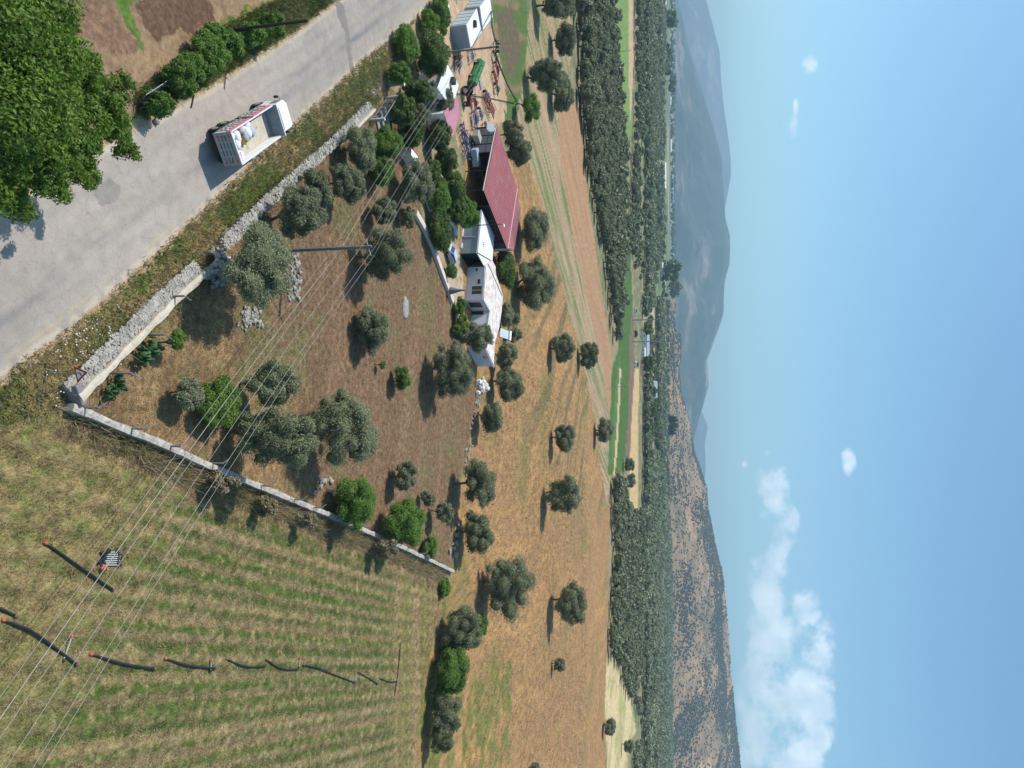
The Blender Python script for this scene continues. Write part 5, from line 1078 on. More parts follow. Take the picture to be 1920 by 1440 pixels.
for U, V_ in ((A, C2), (B, C2)): c_ = (U+V_)/2; e_ = V_-U; n_ = Vector((-e_.y, e_.x)).normalized()*.12; n_ = n_ if n_.dot(-c_) > 0 else -n_; MB().box((c_.x+n_.x, c_.y+n_.y, 1.4), (e_.length*.96, .06, 2.8), rz=math.atan2(e_.y, e_.x)).build('side_lining', MATS['sooty_wall'], t)  # dark panels added along both sides to paint the inner shade
MB().prism([tuple(A*1.1), tuple(B*1.1), tuple(C2)], .02, .06).build('floor', mat('oily_floor', (.03, .028, .026), .9), t)  # floor colour darkened to hold the shade under the roof
for q in (A, B): MB().box((q.x*.96, q.y*.96, 1.4), (.1, .1, 2.8)).build('post', DARKM, t)
# containers
CW = mat('container_blue_white', (.44, .52, .56), .5, noise=.06)
for (rp, lb) in [([(875, 47), (883, 90), (903, 62), (894, 17)], 'nearer grey container cabin with a white roof behind the roadside tree'), ([(900, 13), (906, 57), (924, 33), (917, -10)], 'farther grey container cabin with a white roof at the top edge')]:
    t, P, org = bldg('container_cabin', lb, 'container', rp, 2.8, PREW, ROOFC, grp='container cabins')
    # sunlit side, its brightness put into a paler colour, with panel joints
    A = P[0]; D = P[3]; d = D-A; m = MB(); m.box(((A.x+D.x)/2-org[0]-.04*d.y/d.length*0-.05, (A.y+D.y)/2-org[1], 1.3), (d.length-.3, .06, 2.4), rz=math.atan2(d.y, d.x)); m.build('side_cladding', CW, t)
    m = MB()
    for k in range(5): q = A.lerp(D, .06+k*.22); m.box((q.x-org[0]-.1, q.y-org[1]-.02, 1.35), (.03, .03, 2.6))
    for a, b2 in ((0, 1), (1, 2)): X1 = P[a]; X2 = P[b2]; c = (X1+X2)/2; e = X2-X1; m.box((c.x-org[0], c.y-org[1], 2.72), (e.length+.1, .1, .16), rz=math.atan2(e.y, e.x))
    m.build('frame', DARKM, t)
    if lb.startswith('nearer'): q = G(888, 45, 2.8); m = MB(); m.box((q.x-org[0], q.y-org[1], 3.05), (1.0, .7, .5), bev=.05); m.build('roof_unit', DARKM, t)
# corrugated roofs
def corr(quad, n, amp, mt, name, parent, th=.05):
    """corrugated sheet between quad[0]-quad[1] (low edge) and quad[3]-quad[2] (high edge)"""
    q = [Vector(p) for p in quad]; k = n*4; vs = []
    for i in range(k+1):
        s = i/k; z = amp*(1 if (i % 4) in (1, 2) else 0); a = q[0].lerp(q[1], s); b = q[3].lerp(q[2], s); vs += [a+Vector((0, 0, z)), b+Vector((0, 0, z)), a+Vector((0, 0, z-th)), b+Vector((0, 0, z-th))]
    fs = []
    for i in range(k): a = i*4; fs += [(a, a+4, a+5, a+1), (a+2, a+3, a+7, a+6), (a, a+2, a+6, a+4), (a+1, a+5, a+7, a+3)]
    return MB().add(vs, fs).build(name, mt, parent)
REDR = mat('red_sheet_roof', (.50, .17, .165), .45, noise=.1, nscale=.4, stain=((.50, .27, .19), .45, .54), spec=.4)
EZ, RZ_ = 4.0, 5.2
P1, P2, P3, P4 = G(931, 237, EZ), G(906.7, 356.7, EZ), G(951, 466, RZ_), G(969, 353, RZ_); org = ((P1.x+P3.x)/2, (P1.y+P3.y)/2)
sh = thing('machine_shed', 'big open shed with a red corrugated roof at the end of the yard', 'shed', (org[0], org[1], 0)); LV = lambda p, z=None: Vector((p.x-org[0], p.y-org[1], p.z if z is None else z))
corr([LV(P1), LV(P2), LV(P3), LV(P4)], 24, .17, REDR, 'roof', sh)
B1, B2 = G(974, 398, 4.5), G(963, 470, 4.5); corr([LV(B1), LV(B2), LV(P3, RZ_-.03), LV(P4, RZ_-.03)], 24, .14, REDR, 'back_roof', sh)
MB().tube([LV(P4)+Vector((0, 0, .1)), LV(P3)+Vector((0, 0, .1))], .12, 6).build('ridge_cap', mat('ridge_pink', (.60, .36, .36), .5), sh)
MB().tube([LV(P1)+Vector((0, 0, -.1)), LV(P2)+Vector((0, 0, -.1))], .09, 6).build('gutter', mat('gutter_white', (.6, .6, .6), .5), sh)
def wallpiece(a, b, z0, za, zb, mt, name, parent, th=.08):
    a = Vector(a); b = Vector(b); d = (b-a).normalized(); nrm = Vector((-d.y, d.x, 0))*th/2; vs = []
    for s in (-1, 1): vs += [(a.x+nrm.x*s, a.y+nrm.y*s, z0), (b.x+nrm.x*s, b.y+nrm.y*s, z0), (b.x+nrm.x*s, b.y+nrm.y*s, zb), (a.x+nrm.x*s, a.y+nrm.y*s, za)]
    return MB().add(vs, [(0, 1, 2, 3), (7, 6, 5, 4), (0, 4, 5, 1), (1, 5, 6, 2), (2, 6, 7, 3), (3, 7, 4, 0)]).build(name, mt, parent)
MARO = mat('dark_maroon_wall', (.045, .022, .022), .8, noise=.15); DGP = mat('dark_grey_cladding', (.10, .105, .11), .7, noise=.1)  # maroon darkened with the shadow of the roof overhang
l1, l2, l3, l4 = LV(P1, 0), LV(P2, 0), LV(P3, 0), LV(P4, 0); f_ = lambda a, b, t: a.lerp(b, t)
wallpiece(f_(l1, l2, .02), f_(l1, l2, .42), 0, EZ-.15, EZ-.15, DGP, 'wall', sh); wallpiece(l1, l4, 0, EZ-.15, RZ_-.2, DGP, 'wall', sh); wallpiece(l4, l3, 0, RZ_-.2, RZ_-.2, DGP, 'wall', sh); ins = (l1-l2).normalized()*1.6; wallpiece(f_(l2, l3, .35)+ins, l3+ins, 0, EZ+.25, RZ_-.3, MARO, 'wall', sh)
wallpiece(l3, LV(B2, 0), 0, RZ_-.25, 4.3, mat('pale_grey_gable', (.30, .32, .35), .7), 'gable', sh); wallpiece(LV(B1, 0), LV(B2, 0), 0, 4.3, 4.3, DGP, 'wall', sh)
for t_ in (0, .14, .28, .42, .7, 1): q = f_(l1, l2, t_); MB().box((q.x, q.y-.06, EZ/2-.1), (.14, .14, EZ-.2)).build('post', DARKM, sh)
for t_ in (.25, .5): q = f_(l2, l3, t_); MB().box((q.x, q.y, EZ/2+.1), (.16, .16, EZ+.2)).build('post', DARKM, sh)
for zz in (1.5, 3.0): a = f_(l1, l2, .02); b2 = f_(l1, l2, .42); MB().tube([a+Vector((0, -.08, zz)), b2+Vector((0, -.08, zz))], .05, 4).build('rail', DARKM, sh)
# white and red garden roofs
def lowroof(name, label, px, z, mt, cat, n=14, wallm=WHITE):
    Q = [G(x, y, z+dz) for (x, y), dz in zip(px, (0, 0, .5, .5))]; c = (sum(q.x for q in Q)/4, sum(q.y for q in Q)/4); t = thing(name, label, cat, (c[0], c[1], 0)); L = [Vector((q.x-c[0], q.y-c[1], q.z)) for q in Q]
    corr(L, n, .05, mt, 'roof', t); MB().prism([(l.x*.93, l.y*.93) for l in L], 0, z-.08).build('wall', wallm, t); return t
lowroof('garden_shed', 'small shed with a red corrugated roof beside the citrus row', [(832, 212), (848, 259), (862, 215), (857, 180)], 3.2, mat('pink_red_roof', (.42, .16, .22), .5, noise=.1, nscale=1), 'shed')
wr = lowroof('white_shed', 'shed with a bright white roof half hidden by an olive in the yard', [(820, 165), (848, 205), (860, 160), (837, 118)], 3.3, ROOFC, 'shed', 8)
q = G(847, 152, 3.8); MB().box((q.x-wr.location.x, q.y-wr.location.y, 4.0), (.9, .9, .7), bev=.05).build('roof_unit', DARKM, wr)
# garden walls, gate
def gwall(label, pts_, z, w, mt, name='garden_wall', cat='wall'):
    Pq = [G(x, y, z) for x, y in pts_]; t = thing(name, label, cat, (Pq[0].x, Pq[0].y, 0)); wallstrip([Vector((p.x-Pq[0].x, p.y-Pq[0].y)) for p in Pq], -w/2, w/2, -.1, z, .01, .01, 3).build('wall', mt, t); return t
gwall('long low pinkish garden wall in front of the parked car and parasol', [(782, 398), (800, 430), (814, 462), (826, 496), (840, 534), (851, 566)], .5, .9, mat('pink_plaster', (.60, .52, .45), .9, noise=.12, stain=((.42, .34, .28), 1.5, .58)))
gwall('bright white garden wall between the pale olive and the path', [(771, 284), (783, 300), (795, 322)], 1.6, .9, WHITE); gwall('short grey-white wall stub beside the light green bush', [(815, 366), (823, 394)], 1.5, .7, WHITE)
gwall('thin white wall beside the red barrel near the garden path', [(762, 254), (770, 272)], .8, .5, WHITE); gwall('white curved kerb between the prefab cabin and the bushes', [(843, 408), (855, 424), (858, 440)], .4, .7, WHITE)
gp = G(727, 158); t = thing('gate_wall', 'grey panel wall with a white top at the entrance, right above the iron gate', 'wall', gp, R(0)); hgt_ = AT(757, 158, gp.y).z
MB().box((0, 0, hgt_/2), (.55, .3, hgt_)).build('panel', mat('gate_grey', (.36, .36, .36), .8, noise=.06), t); MB().box((0, 0, hgt_+.05), (.75, .4, .1)).build('cap', WPAINT, t); MB().box((-.35, 0, hgt_/2), (.14, .36, hgt_)).build('edge', WPAINT, t)
g0_ = G(722, 184); g1_ = G(694, 226); d = g1_-g0_; t = thing('iron_gate', 'grey railing fence with bars and circular ornaments beside the entrance path', 'railing', g0_, math.atan2(d.y, d.x)); L = d.length
IR = mat('grey_iron', (.24, .24, .24), .6, .2); m = MB()
for k in range(16): m.tube([(L*k/15, 0, .2), (L*k/15, 0, 1.7)], .025, 5)
m.build('bar', IR, t)['kind'] = 'stuff'
m = MB(); m.tube([(0, 0, .25), (L, 0, .25)], .045, 5); m.tube([(0, 0, 1.7), (L, 0, 1.7)], .06, 5); m.build('rail', IR, t)
m = MB()
for k in range(4):
    c = Vector((L*(k+.5)/4, -.03, .95)); m.tube([c+Vector((.38*math.cos(a*math.pi/8), 0, .38*math.sin(a*math.pi/8))) for a in range(17)], .03, 5)
m.build('ornament', IR, t)
for k in (0, 1): MB().box((L*k, 0, .95), (.35, .35, 1.9), bev=.03).build('pillar', mat('pillar_plaster', (.5, .46, .42), .9), t)
for i in range(4):
    a = G(708+i*5, 236-i*9, 0); o = thing('porch_step', f'{["lowest", "second", "third", "topmost"][i]} pale slab step behind the iron railing', 'step', a, R(35), 'pale slab steps'); MB().box((0, 0, .1+.1*i), (2.2, .7, .2+.2*i)).build('slab', mat('slab', (.26, .24, .23), .9, noise=.1), o)
# closed parasol
g = G(838, 545); t = thing('parasol', 'closed grey parasol standing on the terrace by the house', 'parasol', g); tz = AT(874, 546, g.y).z
MB().tube([(0, 0, 0), (0, 0, tz)], .04, 6).build('pole', STEEL, t); m = MB(); m.tube([(0, 0, .5), (0, 0, .7), (.02, 0, tz*.45), (0, 0, tz*.72), (0, 0, tz-.1)], [.5, .62, .40, .18, .10], 10); m.build('canopy', mat('grey_canvas', (.16, .175, .20), .9, noise=.2, nscale=3), t)
MB().box((0, 0, .12), (.9, .9, .24), bev=.05).build('base', mat('parasol_base', (.22, .22, .23), .8), t)
# solar heater
g = G(940, 626, 3.4); t = thing('solar_water_heater', 'solar water heater with a pale blue panel and white tank on the house roof', 'solar heater', (g.x, g.y, 3.2), R(-20))
o = MB().box((0, 0, .75), (1.7, 1.9, .1), rx=R(42)).build('panel', mat('panel_glass', (.34, .44, .50), .2, noise=.05, spec=.7), t); MB().disc((0, 1.0, 1.65), .28, 1.9, (1, 0, 0), 16).build('tank', WPAINT, t)
m = MB()
for sx in (-.85, .85): m.tube([(sx, 1.0, 0), (sx, 1.0, 1.5)], .035, 5); m.tube([(sx, -.9, 0), (sx, 1.0, 0)], .035, 5)
m.build('frame', DARKM, t)
# tarp beside the plants
g = G(856, 606); t = thing('tarp', 'pale tarpaulin with a turquoise edge lying by the house corner', 'tarpaulin', g); MB().blob((0, 0, .35), (2.0, 1.6, .55), 3, .14, 14).build('sheet', mat('cream_tarp', (.66, .60, .48), .8, noise=.08), t, smooth=True); MB().tube([(-1.9, .4, .5), (-.6, .1, .95), (.7, -.3, .9), (1.8, -.5, .4)], .16, 6).build('edge', mat('turquoise', (.10, .42, .36), .7), t)
g = G(900, 722); t = thing('rubble_pile', 'heap of white and pink plaster rubble beside the rubble line', 'rubble pile', g); m = MB(); rr = random.Random(3)
for k in range(50): m.blob((rr.gauss(0, .7), rr.gauss(0, 1.5), rr.uniform(.1, .8)), rr.uniform(.2, .55), k, .3, 6, 0 if rr.random() < .75 else 1)
m.build('rubble', [WHITE, mat('pink_rubble', (.50, .32, .28), .9)], t)
# barrel and odds in the garden path
g = G(774, 268); t = thing('barrel', 'red barrel beside the thin white wall on the garden path', 'barrel', g); MB().tube([(0, 0, 0), (0, 0, .2), (0, 0, .9), (0, 0, 1.0)], [.36, .4, .4, .36], 14).build('drum', RED, t)
# ------------------------------------------------------------------ parked car
a = G(829, 447); b2 = G(845, 503); d = b2-a; ct = thing('parked_car', 'pale blue-white car parked behind the low garden wall, half under the bush', 'car', ((a.x+b2.x)/2+.3, (a.y+b2.y)/2+.6, 0), math.atan2(d.y, d.x)); CP_ = mat('car_paint', (.46, .52, .60), .25, noise=.03, spec=.6)
pf = [(-2.2, .35), (-2.25, .75), (-1.6, .92), (-.85, 1.38), (.65, 1.42), (1.35, .98), (2.15, .85), (2.25, .4)]; m = MB(); vs = []
for s, w in ((-1, 1), (1, 1)):
    for x, z in pf: ww = .86 if z < 1.1 else .66; vs.append((x, s*ww, z))
n = len(pf); m.add(vs, [tuple(range(n)), tuple(range(2*n-1, n-1, -1))]+[(i, i+n, (i+1) % n+n, (i+1) % n) for i in range(n)]); m.build('body', CP_, ct)
for nm, x0, z0, x1, z1 in (('windscreen', 1.28, 1.03, .70, 1.40), ('rear_window', -1.5, .97, -.9, 1.36)):
    m = MB(); sx = 1 if x0 > 0 else -1; dn_ = Vector((.03*sx, 0, .02)); m.add([Vector((x0, -.74, z0))+dn_, Vector((x0, .74, z0))+dn_, Vector((x1, .62, z1))+dn_, Vector((x1, -.62, z1))+dn_], [(0, 1, 2, 3)]); m.build(nm, mat('car_glass', (.02, .05, .12), .1, spec=.8), ct)
for sy in (-1, 1):
    m = MB(); m.add([(-1.2, sy*.83, 1.0), (1.05, sy*.83, 1.02), (.6, sy*.69, 1.36), (-.8, sy*.69, 1.34)], [(0, 1, 2, 3)]); m.build('side_window', MATS['car_glass'], ct)
    for x in (-1.35, 1.4): MB().disc((x, sy*.78, .33), .33, .2, (0, 1, 0), 14).build('wheel', TYRE, ct)
# street lamp
g = G(864, 424); t = thing('street_lamp', 'tall dark lamp post with white head in front of the red shed roof', 'street lamp', g); z1_ = AT(940, 422, g.y).z; MB().tube([(0, 0, 0), (0, 0, z1_)], [.1, .06], 8).build('post', DARKM, t); m = MB(); m.tube([(0, 0, z1_-.1), (.3, -.2, z1_+.45)], .035, 5); m.build('arm', DARKM, t); MB().box((.3, -.2, z1_+.5), (.5, .7, .16), bev=.05).build('lamp_head', WPAINT, t)
g = G(922, 240, 4.4); t = thing('satellite_dish', 'white round dish at the left end of the big red roof', 'dish', (g.x, g.y, 4.2)); m = MB(); m.tube([(0, .0, 0), (0, -.25, .12)], [.75, .1], 18); m.tube([(0, -.3, .12), (0, .05, -.02)], [.7, .72], 18); o = m.build('dish', WPAINT, t); MB().tube([(0, .1, -4.2), (0, .1, 0)], .05, 6).build('mast', STEEL, t)
# ------------------------------------------------------------------ farm machinery
def wheels(t, spec):
    for x, y, r, w in spec: a = MB().disc((x, y, r), r, w, (0, 1, 0), 16).build('wheel', TYRE, t); MB().disc((x, y+(-1 if y < 0 else 1)*w*.52, r), r*.5, .04, (0, 1, 0), 10).build('rim', mat('rim_paint', (.5, .42, .3), .6), a)
g = G(868, 178); t = thing('tractor', 'red tractor with a pink canopy parked in the yard', 'tractor', g, R(20)); MB().box((1.0, 0, 1.0), (1.9, .75, .7), bev=.08).build('bonnet', RED, t); MB().box((-.2, 0, .85), (1.6, .6, .5)).build('body', DARKM, t); MB().box((-.5, 0, 2.45), (1.3, 1.3, .08), bev=.03).build('canopy', mat('pink_canopy', (.62, .28, .26), .6), t)
m = MB(); [m.tube([(x, y, 1.1), (x, y, 2.42)], .035, 5) for x in (-1.1, .1) for y in (-.55, .55)]; m.build('canopy_post', DARKM, t); MB().box((-.6, 0, 1.3), (.5, .5, .5), bev=.06).build('seat', DARKM, t); wheels(t, [(-.6, .9, .8, .42), (-.6, -.9, .8, .42), (1.5, .7, .45, .25), (1.5, -.7, .45, .25)]); MB().tube([(1.2, .2, 1.3), (1.2, .2, 2.2)], .05, 6).build('exhaust', DARKM, t)
a = G(893, 120); b2 = G(878, 158); d = b2-a; t = thing('seed_drill', 'long bright green harvester header standing in the yard', 'farm machine', (a+b2)/2, math.atan2(d.y, d.x)); L = d.length*1.1
m = MB(); [m.tube([(-L/2+i*L/4+.1, .0, 1.15), (-L/2+(i+1)*L/4-.1, 0, 1.15)], .5, 12) for i in range(4)]; m.build('drum', TGREEN, t, smooth=False); MB().box((0, -.6, .7), (L, .4, .8), bev=.05).build('frame', TGREEN, t); MB().box((0, .8, .55), (L*.96, .5, .3)).build('tray', DARKM, t); wheels(t, [(-L*.3, -.9, .45, .25), (L*.3, -.9, .45, .25)])
a = G(897, 140); t = thing('metal_sheet', 'long pale grey metal sheet lying beside the green header', 'metal sheet', a, R(40)); MB().box((0, 0, .12), (5.2, 1.0, .08)).build('sheet', SHEET, t)
def implement(label, px, py, L, Wd, mt, rz, seed, h=1.1, extra=None, name='plough'):
    g = G(px, py); t = thing(name, label, 'farm implement', g, rz, 'implements parked in the yard'); t.scale = (.85, .85, .85); rr = random.Random(seed); m = MB()
    for y_ in (-Wd/2, 0, Wd/2): m.box((0, y_, h*.75), (L, .14, .14))
    for k in range(max(3, int(L/.7))): x = -L/2+.2+k*(L-.4)/max(1, int(L/.7)-1); m.box((x, 0, h*.75+.02), (.12, Wd, .12))
    m.build('frame', mt, t); m = MB()
    for k in range(max(5, int(L*2))): x = rr.uniform(-L/2, L/2); y_ = rr.choice((-Wd/2, 0, Wd/2)); m.tube([(x, y_, h*.75), (x+.15, y_-.1, h*.35), (x+.35, y_, .02)], [.05, .045, .03], 5)
    m.build('tine', mt if extra is None else extra, t)['kind'] = 'stuff'
    m = MB(); m.tube([(L*.3, 0, h*.75), (0, 0, h*1.5), (-L*.3, 0, h*.75)], .06, 6); m.tube([(0, 0, h*1.5), (0, Wd*.8, h*.8)], .05, 6); m.build('hitch', mt, t)
    m = MB(); m.disc((-L*.35, Wd*.5, .35), .35, .16, (1, 0, 0), 12); m.build('wheel', TYRE, t)
    if rr.random() < .5: MB().box((0, 0, h*.95), (L*.4, Wd*.5, .4), bev=.05).build('hopper', mt, t)
    return t
RST = mat('rusty_steel', (.16, .09, .06), .8, noise=.3)
for a in [('red cultivator against the grass strip, topmost of the row', 926, 130, 3.4, 1.6, RED, R(55), 1), ('red plough against the grass strip, second of the row', 923, 148, 3.6, 1.6, RED, R(60), 2), ('small dark green implement beside the red row', 926, 168, 2.6, 1.8, mat('dark_green_paint', (.03, .10, .06), .5), R(60), 3),
          ('dark rusty implement at the top of the row by the grass', 923, 108, 3.0, 1.5, RST, R(50), 4), ('large dark red harrow in the middle of the yard', 907, 188, 4.2, 2.4, RED, R(75), 5), ('bright red seeder beside the dark harrow', 914, 205, 4.2, 2.2, RED, R(75), 6, 1.4), ('light blue spring harrow beside the red seeder', 908, 180, 2.2, 1.2, mat('light_blue_paint', (.25, .36, .48), .5), R(70), 7),
          ('single red disc ploughing tool alone on the yard', 884, 194, 2.4, 1.6, RED, R(30), 8), ('bright blue loader frame in front of the red shed', 884, 224, 3.8, 2.0, BLUE, R(25), 9), ('blue cultivator standing before the red shed', 895, 214, 2.8, 1.4, BLUE, R(65), 10), ('small blue implement near the white dish', 904, 238, 2.2, 1.6, BLUE, R(20), 11),
          ('dark blue harrow heap beside the citrus row, upper', 862, 250, 3.6, 2.4, mat('navy_paint', (.01, .04, .14), .6), R(40), 12), ('dark blue harrow heap beside the citrus row, middle', 868, 266, 3.4, 2.4, MATS['navy_paint'], R(80), 13), ('dark blue harrow heap beside the citrus row, lower', 868, 284, 3.4, 2.2, MATS['navy_paint'], R(50), 14),
          ('scrap heap of dark metal beside the grey container', 852, 108, 3.2, 2.4, RST, R(20), 15), ('dark blue-grey scrap frame near the white roof', 852, 122, 2.6, 2.0, mat('slate_paint', (.06, .07, .09), .6), R(60), 16), ('white-framed scrap beside the grey container corner', 878, 104, 2.8, 1.6, SHEET, R(30), 17)]:
    implement(*a)
for lb, x, y, c, rz in [('grey-blue covered trailer in the shade of the red shed', 880, 296, (.30, .36, .44), 30), ('pale box trailer beside the blue harrows', 884, 262, (.36, .35, .30), 60)]:
    g = G(x, y); t = thing('trailer', lb, 'trailer', g, R(rz), 'trailers by the red shed'); pm = mat('trailer_paint_%d' % x, c, .6, noise=.1); MB().box((0, 0, 1.15), (3.0, 1.7, 1.1), bev=.08).build('box', pm, t); MB().tube([(1.5, 0, .6), (2.5, 0, .5)], .06, 6).build('drawbar', DARKM, t); wheels(t, [(0, .9, .4, .22), (0, -.9, .4, .22)])
rr = random.Random(17)
for i, (x, y) in enumerate([(818, 8), (824, 12), (828, 20), (833, 8), (835, 22), (838, 30), (831, 33), (841, 38), (826, 28), (836, 14)]):
    g = G(x, y); o = thing('rubbish_bag', ['white', 'pale grey', 'red'][i % 3]+' rubbish piece in the litter heap by the road bend, number %d from the road' % (i+1) if False else ['white rubbish bag in the litter heap by the road bend', 'pale grey rubbish bag in the litter heap by the road bend', 'red rag in the litter heap by the road bend'][i % 3], 'rubbish', g, rr.uniform(0, 3), 'litter heap by the road bend '+['white', 'grey', 'red'][i % 3])
    MB().blob((0, 0, .25), (.6, .45, .35), i, .25, 8).build('bag', [WPAINT, SG, RED][i % 3], o)
# ------------------------------------------------------------------ irrigation
PIPES = [('long black pipe with orange ends crossing under the power lines', [(87, 1019), (130, 1049), (170, 1077), (211, 1105)]), ('short black pipe end at the left edge of the hay field', [(-30, 1128), (0, 1141), (28, 1154)]), ('long bent black pipe below the sprinkler heap', [(8, 1163), (60, 1183), (100, 1212), (143, 1245)]),
         ('black pipe right of the long bent one, orange ends', [(172, 1227), (230, 1245), (289, 1254)]), ('curved black pipe third along the broken row', [(311, 1235), (350, 1248), (403, 1253)]), ('curved black pipe fourth along the broken row', [(425, 1236), (450, 1247), (470, 1251), (498, 1249)]),
         ('thin curved pipe fifth along the broken row', [(500, 1237), (520, 1251), (540, 1256), (560, 1254)]), ('long thin pipe sixth along the broken row', [(570, 1247), (600, 1253), (622, 1263), (665, 1280)]), ('short thin pipe seventh along the broken row', [(672, 1260), (708, 1282)]), ('last short curved pipe of the broken row', [(712, 1272), (730, 1279), (745, 1278)]), ('thin pipe lying across the end of the broken row', [(751, 1207), (747, 1255), (740, 1303)])]
for lb, p in PIPES:
    Q = [G(x, y, .11) for x, y in p]; QQ = []
    for i in range(len(Q)-1): QQ += [Q[i].lerp(Q[i+1], k/4) for k in range(4)]
    QQ.append(Q[-1]); QQ = [QQ[0]]+[(QQ[i-1]+QQ[i]*2+QQ[i+1])/4 for i in range(1, len(QQ)-1)]+[QQ[-1]]; o = thing('irrigation_pipe', lb, 'pipe', Q[0], 0, 'irrigation pipes on the hay field'); r = .08 if p[0][0] < 420 else .065
    MB().tube([q-Q[0] for q in QQ], r, 8).build('tube', BLACKP, o, smooth=True)
    for e, f2_ in ((QQ[0], QQ[1]), (QQ[-1], QQ[-2])): d = (e-f2_).normalized(); MB().tube([e-Q[0]-d*.05, e-Q[0]+d*.08, e-Q[0]+d*.17], [r*1.15, r*1.35, r*1.0], 8).build('coupling', ORANGE if (p[0][0] < 330 and e is QQ[0]) else RST, o)
def riser(label, a, b2, grp):
    A = G(*a, .08); B = G(*b2, .22); o = thing('sprinkler', label, 'sprinkler', A, 0, grp); q = B-A; MB().tube([(0, 0, 0), q], .035, 6).build('tube', mat('alu_tube', (.6, .6, .6), .4, .3), o); MB().blob(q, (.15, .11, .09), 3, .2, 7).build('head', ORANGE if not grp.startswith('heap') else DARKM, o); MB().blob((0, 0, 0), (.14, .12, .1), 4, .2, 7).build('foot', DARKM, o)
for lb, a, b2 in [('sprinkler riser lying across the long bent pipe', (119, 1238), (135, 1193)), ('sprinkler riser at the third pipe of the broken row', (395, 1258), (397, 1238)), ('sprinkler riser at the end of the fifth pipe', (561, 1252), (563, 1234)), ('sprinkler riser between the sixth and seventh pipes', (666, 1279), (669, 1259)), ('sprinkler riser at the end of the broken row', (743, 1276), (744, 1262))]: riser(lb, a, b2, 'sprinkler risers on the hay field')
for k in range(7): riser('aluminium sprinkler riser lying in the small heap beside the long black pipe', (190+(k % 3)*3, 1036+k*4), (218+(k*5) % 11, 1035+k*4), 'heap of sprinkler risers')
for i, (x, y, mt, lb) in enumerate([(187, 1050, BLACKP, 'black coupling block on the sprinkler heap, lower'), (195, 1036, BLACKP, 'black coupling block on the sprinkler heap, upper'), (188, 1066, ORANGE, 'orange coupling beside the sprinkler heap, left'), (194, 1066, ORANGE, 'orange coupling beside the sprinkler heap, right')]):
    g = G(x, y); o = thing('pipe_coupling', lb, 'coupling', g, .3); MB().box((0, 0, .14), (.28, .7 if mt is BLACKP else .28, .28), bev=.05).build('body', mt, o); MB().disc((0, 0, .3), .1, .08, (0, 0, 1), 10).build('cap', mt, o)
# ------------------------------------------------------------------ grass tufts and flowers
rg = np.random.default_rng(77)
def tufts(name, poly, n, h0, h1, label, cat, tl, th2, wid=.05, bl=3, cond=None, matl=GRASS, spread=.14):
    xs = np.array([p[0] for p in poly], float); ysx = np.array([p[1] for p in poly], float); W0 = [G(x, y) for x, y in poly]; ax = [w.x for w in W0]; ay = [w.y for w in W0]
    x = rg.uniform(min(ax), max(ax), n*3); y = rg.uniform(min(ay), max(ay), n*3); px, py = PX(x, y); k = pip(px, py, poly)
    if cond is not None: k &= cond(x, y, px, py)
    x = x[k][:n]; y = y[k][:n]; n = len(x); x = np.repeat(x, bl)+rg.normal(size=n*bl)*spread; y = np.repeat(y, bl)+rg.normal(size=n*bl)*spread; hh = np.repeat(rg.uniform(h0, h1, n), bl)*rg.uniform(.6, 1.2, n*bl); a = rg.random(n*bl)*6.28
    dx = np.cos(a)*wid; dy = np.sin(a)*wid; lx = rg.normal(size=n*bl)*hh*.5; ly = rg.normal(size=n*bl)*hh*.5
    V = np.stack([np.stack([x-dx, y-dy, np.zeros_like(x)], 1), np.stack([x+dx, y+dy, np.zeros_like(x)], 1), np.stack([x+lx+dx*.25, y+ly+dy*.25, hh], 1), np.stack([x+lx-dx*.25, y+ly-dy*.25, hh], 1)], 1).reshape(-1, 3)
    g_ = np.clip(tl+(th2-tl)*(1-np.repeat(fbm(x[::bl]*.28, y[::bl]*.28, 4, 80), bl)*1.0-.0)+rg.normal(size=n*bl)*.22, 0, 1)
    o = npmesh(name, V, np.arange(4*len(x)).reshape(-1, 4), matl, attrs=g_); return tag(o, label, cat, kind='stuff')
VERP = ROADR[2:-2]+[(760, 60), (745, 110), (730, 165)]+WALL1[1:]+[(100, 775), (-10, 800), (-200, 850)]
tufts('verge_grass', VERP, 30000, .12, .42, 'rough green and straw-coloured grass on the verge between road and wall', 'grass', .0, 1.35, .035, 4)
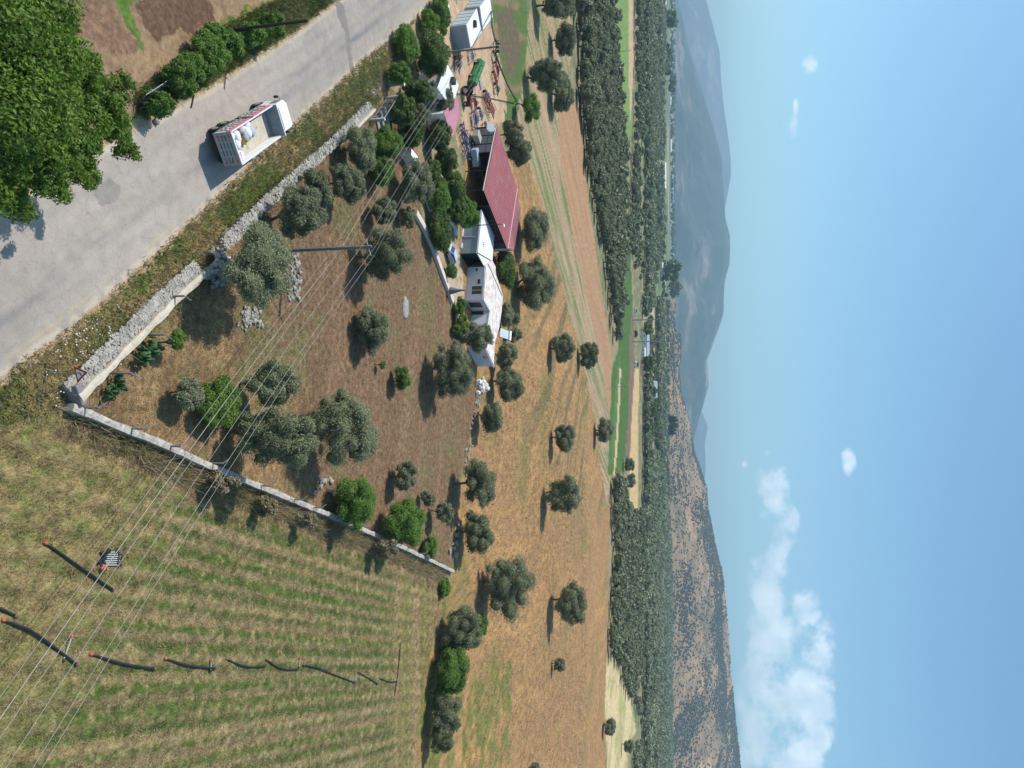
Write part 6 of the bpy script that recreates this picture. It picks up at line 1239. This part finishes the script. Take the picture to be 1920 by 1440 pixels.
tufts('bank_grass', [(262, 218), (300, 205), (360, 170), (400, 150), (470, 105), (560, 50), (640, -10), (560, -20), (400, 60), (330, 110), (250, 180)], 14000, .15, .5, 'green grass on the bank left of the road', 'grass', -.3, .75, .035, 4)
tufts('orchard_grass', [p for p in ORCH if p[0] < 2000], 52000, .05, .17, 'short dry grass and weeds on the orchard floor', 'grass', .3, 1.5, .022, 3, lambda x, y, px, py: rg.random(len(x)) < np.clip((760-px)/300, .4, 1))
tufts('field_stubble', HAY[:-1]+[(-400, 1700)], 70000, .03, .09, 'cut stubble and clover on the hay field', 'stubble', .0, 1.3, .03, 3, lambda x, y, px, py: (px > -60) & (py < 1500))
tufts('wall_weeds', [(100, 775), (150, 772), (280, 830), (420, 900), (560, 960), (700, 1015), (830, 1075), (836, 1095), (700, 1035), (560, 985), (420, 930), (270, 870), (150, 800)], 15000, .3, .95, 'tall dry weeds along the outer foot of the boundary wall', 'weeds', .4, 1.3, .03, 5, spread=.3)
tufts('golden_grass', [(905, 740), (1000, 700), (1060, 760), (1100, 900), (1100, 1440), (870, 1440), (905, 1230), (870, 1100), (900, 1000), (900, 860)], 9000, .2, .4, 'standing dry grass of the golden field', 'dry grass', .75, 1.3, .09, 3, spread=.4)
tufts('wall_grass', [(160, 738), (200, 690), (246, 640), (298, 587), (340, 545), (384, 500), (426, 452), (482, 398), (562, 322), (642, 250), (700, 190), (690, 180), (620, 245), (540, 318), (460, 395), (400, 460), (340, 522), (285, 575), (230, 632), (180, 685), (140, 735)], 6000, .3, 1.0, 'dry and green grass growing against the roadside wall', 'grass', .0, 1.3, .035, 4)
FLW = mat('flower_white', (.75, .75, .68), .8)
x = rg.uniform(0, 12, 2600)-6; px_ = rg.normal(180, 55, 110); py_ = rg.normal(655, 42, 110); m = MB()
for a_, b_ in zip(px_, py_):
    if pip(np.array([a_]), np.array([b_]), VERP)[0]:
        g = G(a_, b_, 0)
        for _ in range(2): m.blob((g.x+rg.normal()*.16, g.y+rg.normal()*.16, rg.uniform(.3, .5)), .026+rg.random()*.03, 1, .2, 5)
m.build('verge_flowers', FLW, kind='stuff', label='white umbel flowers among the verge grass above the wall corner', category='flowers')
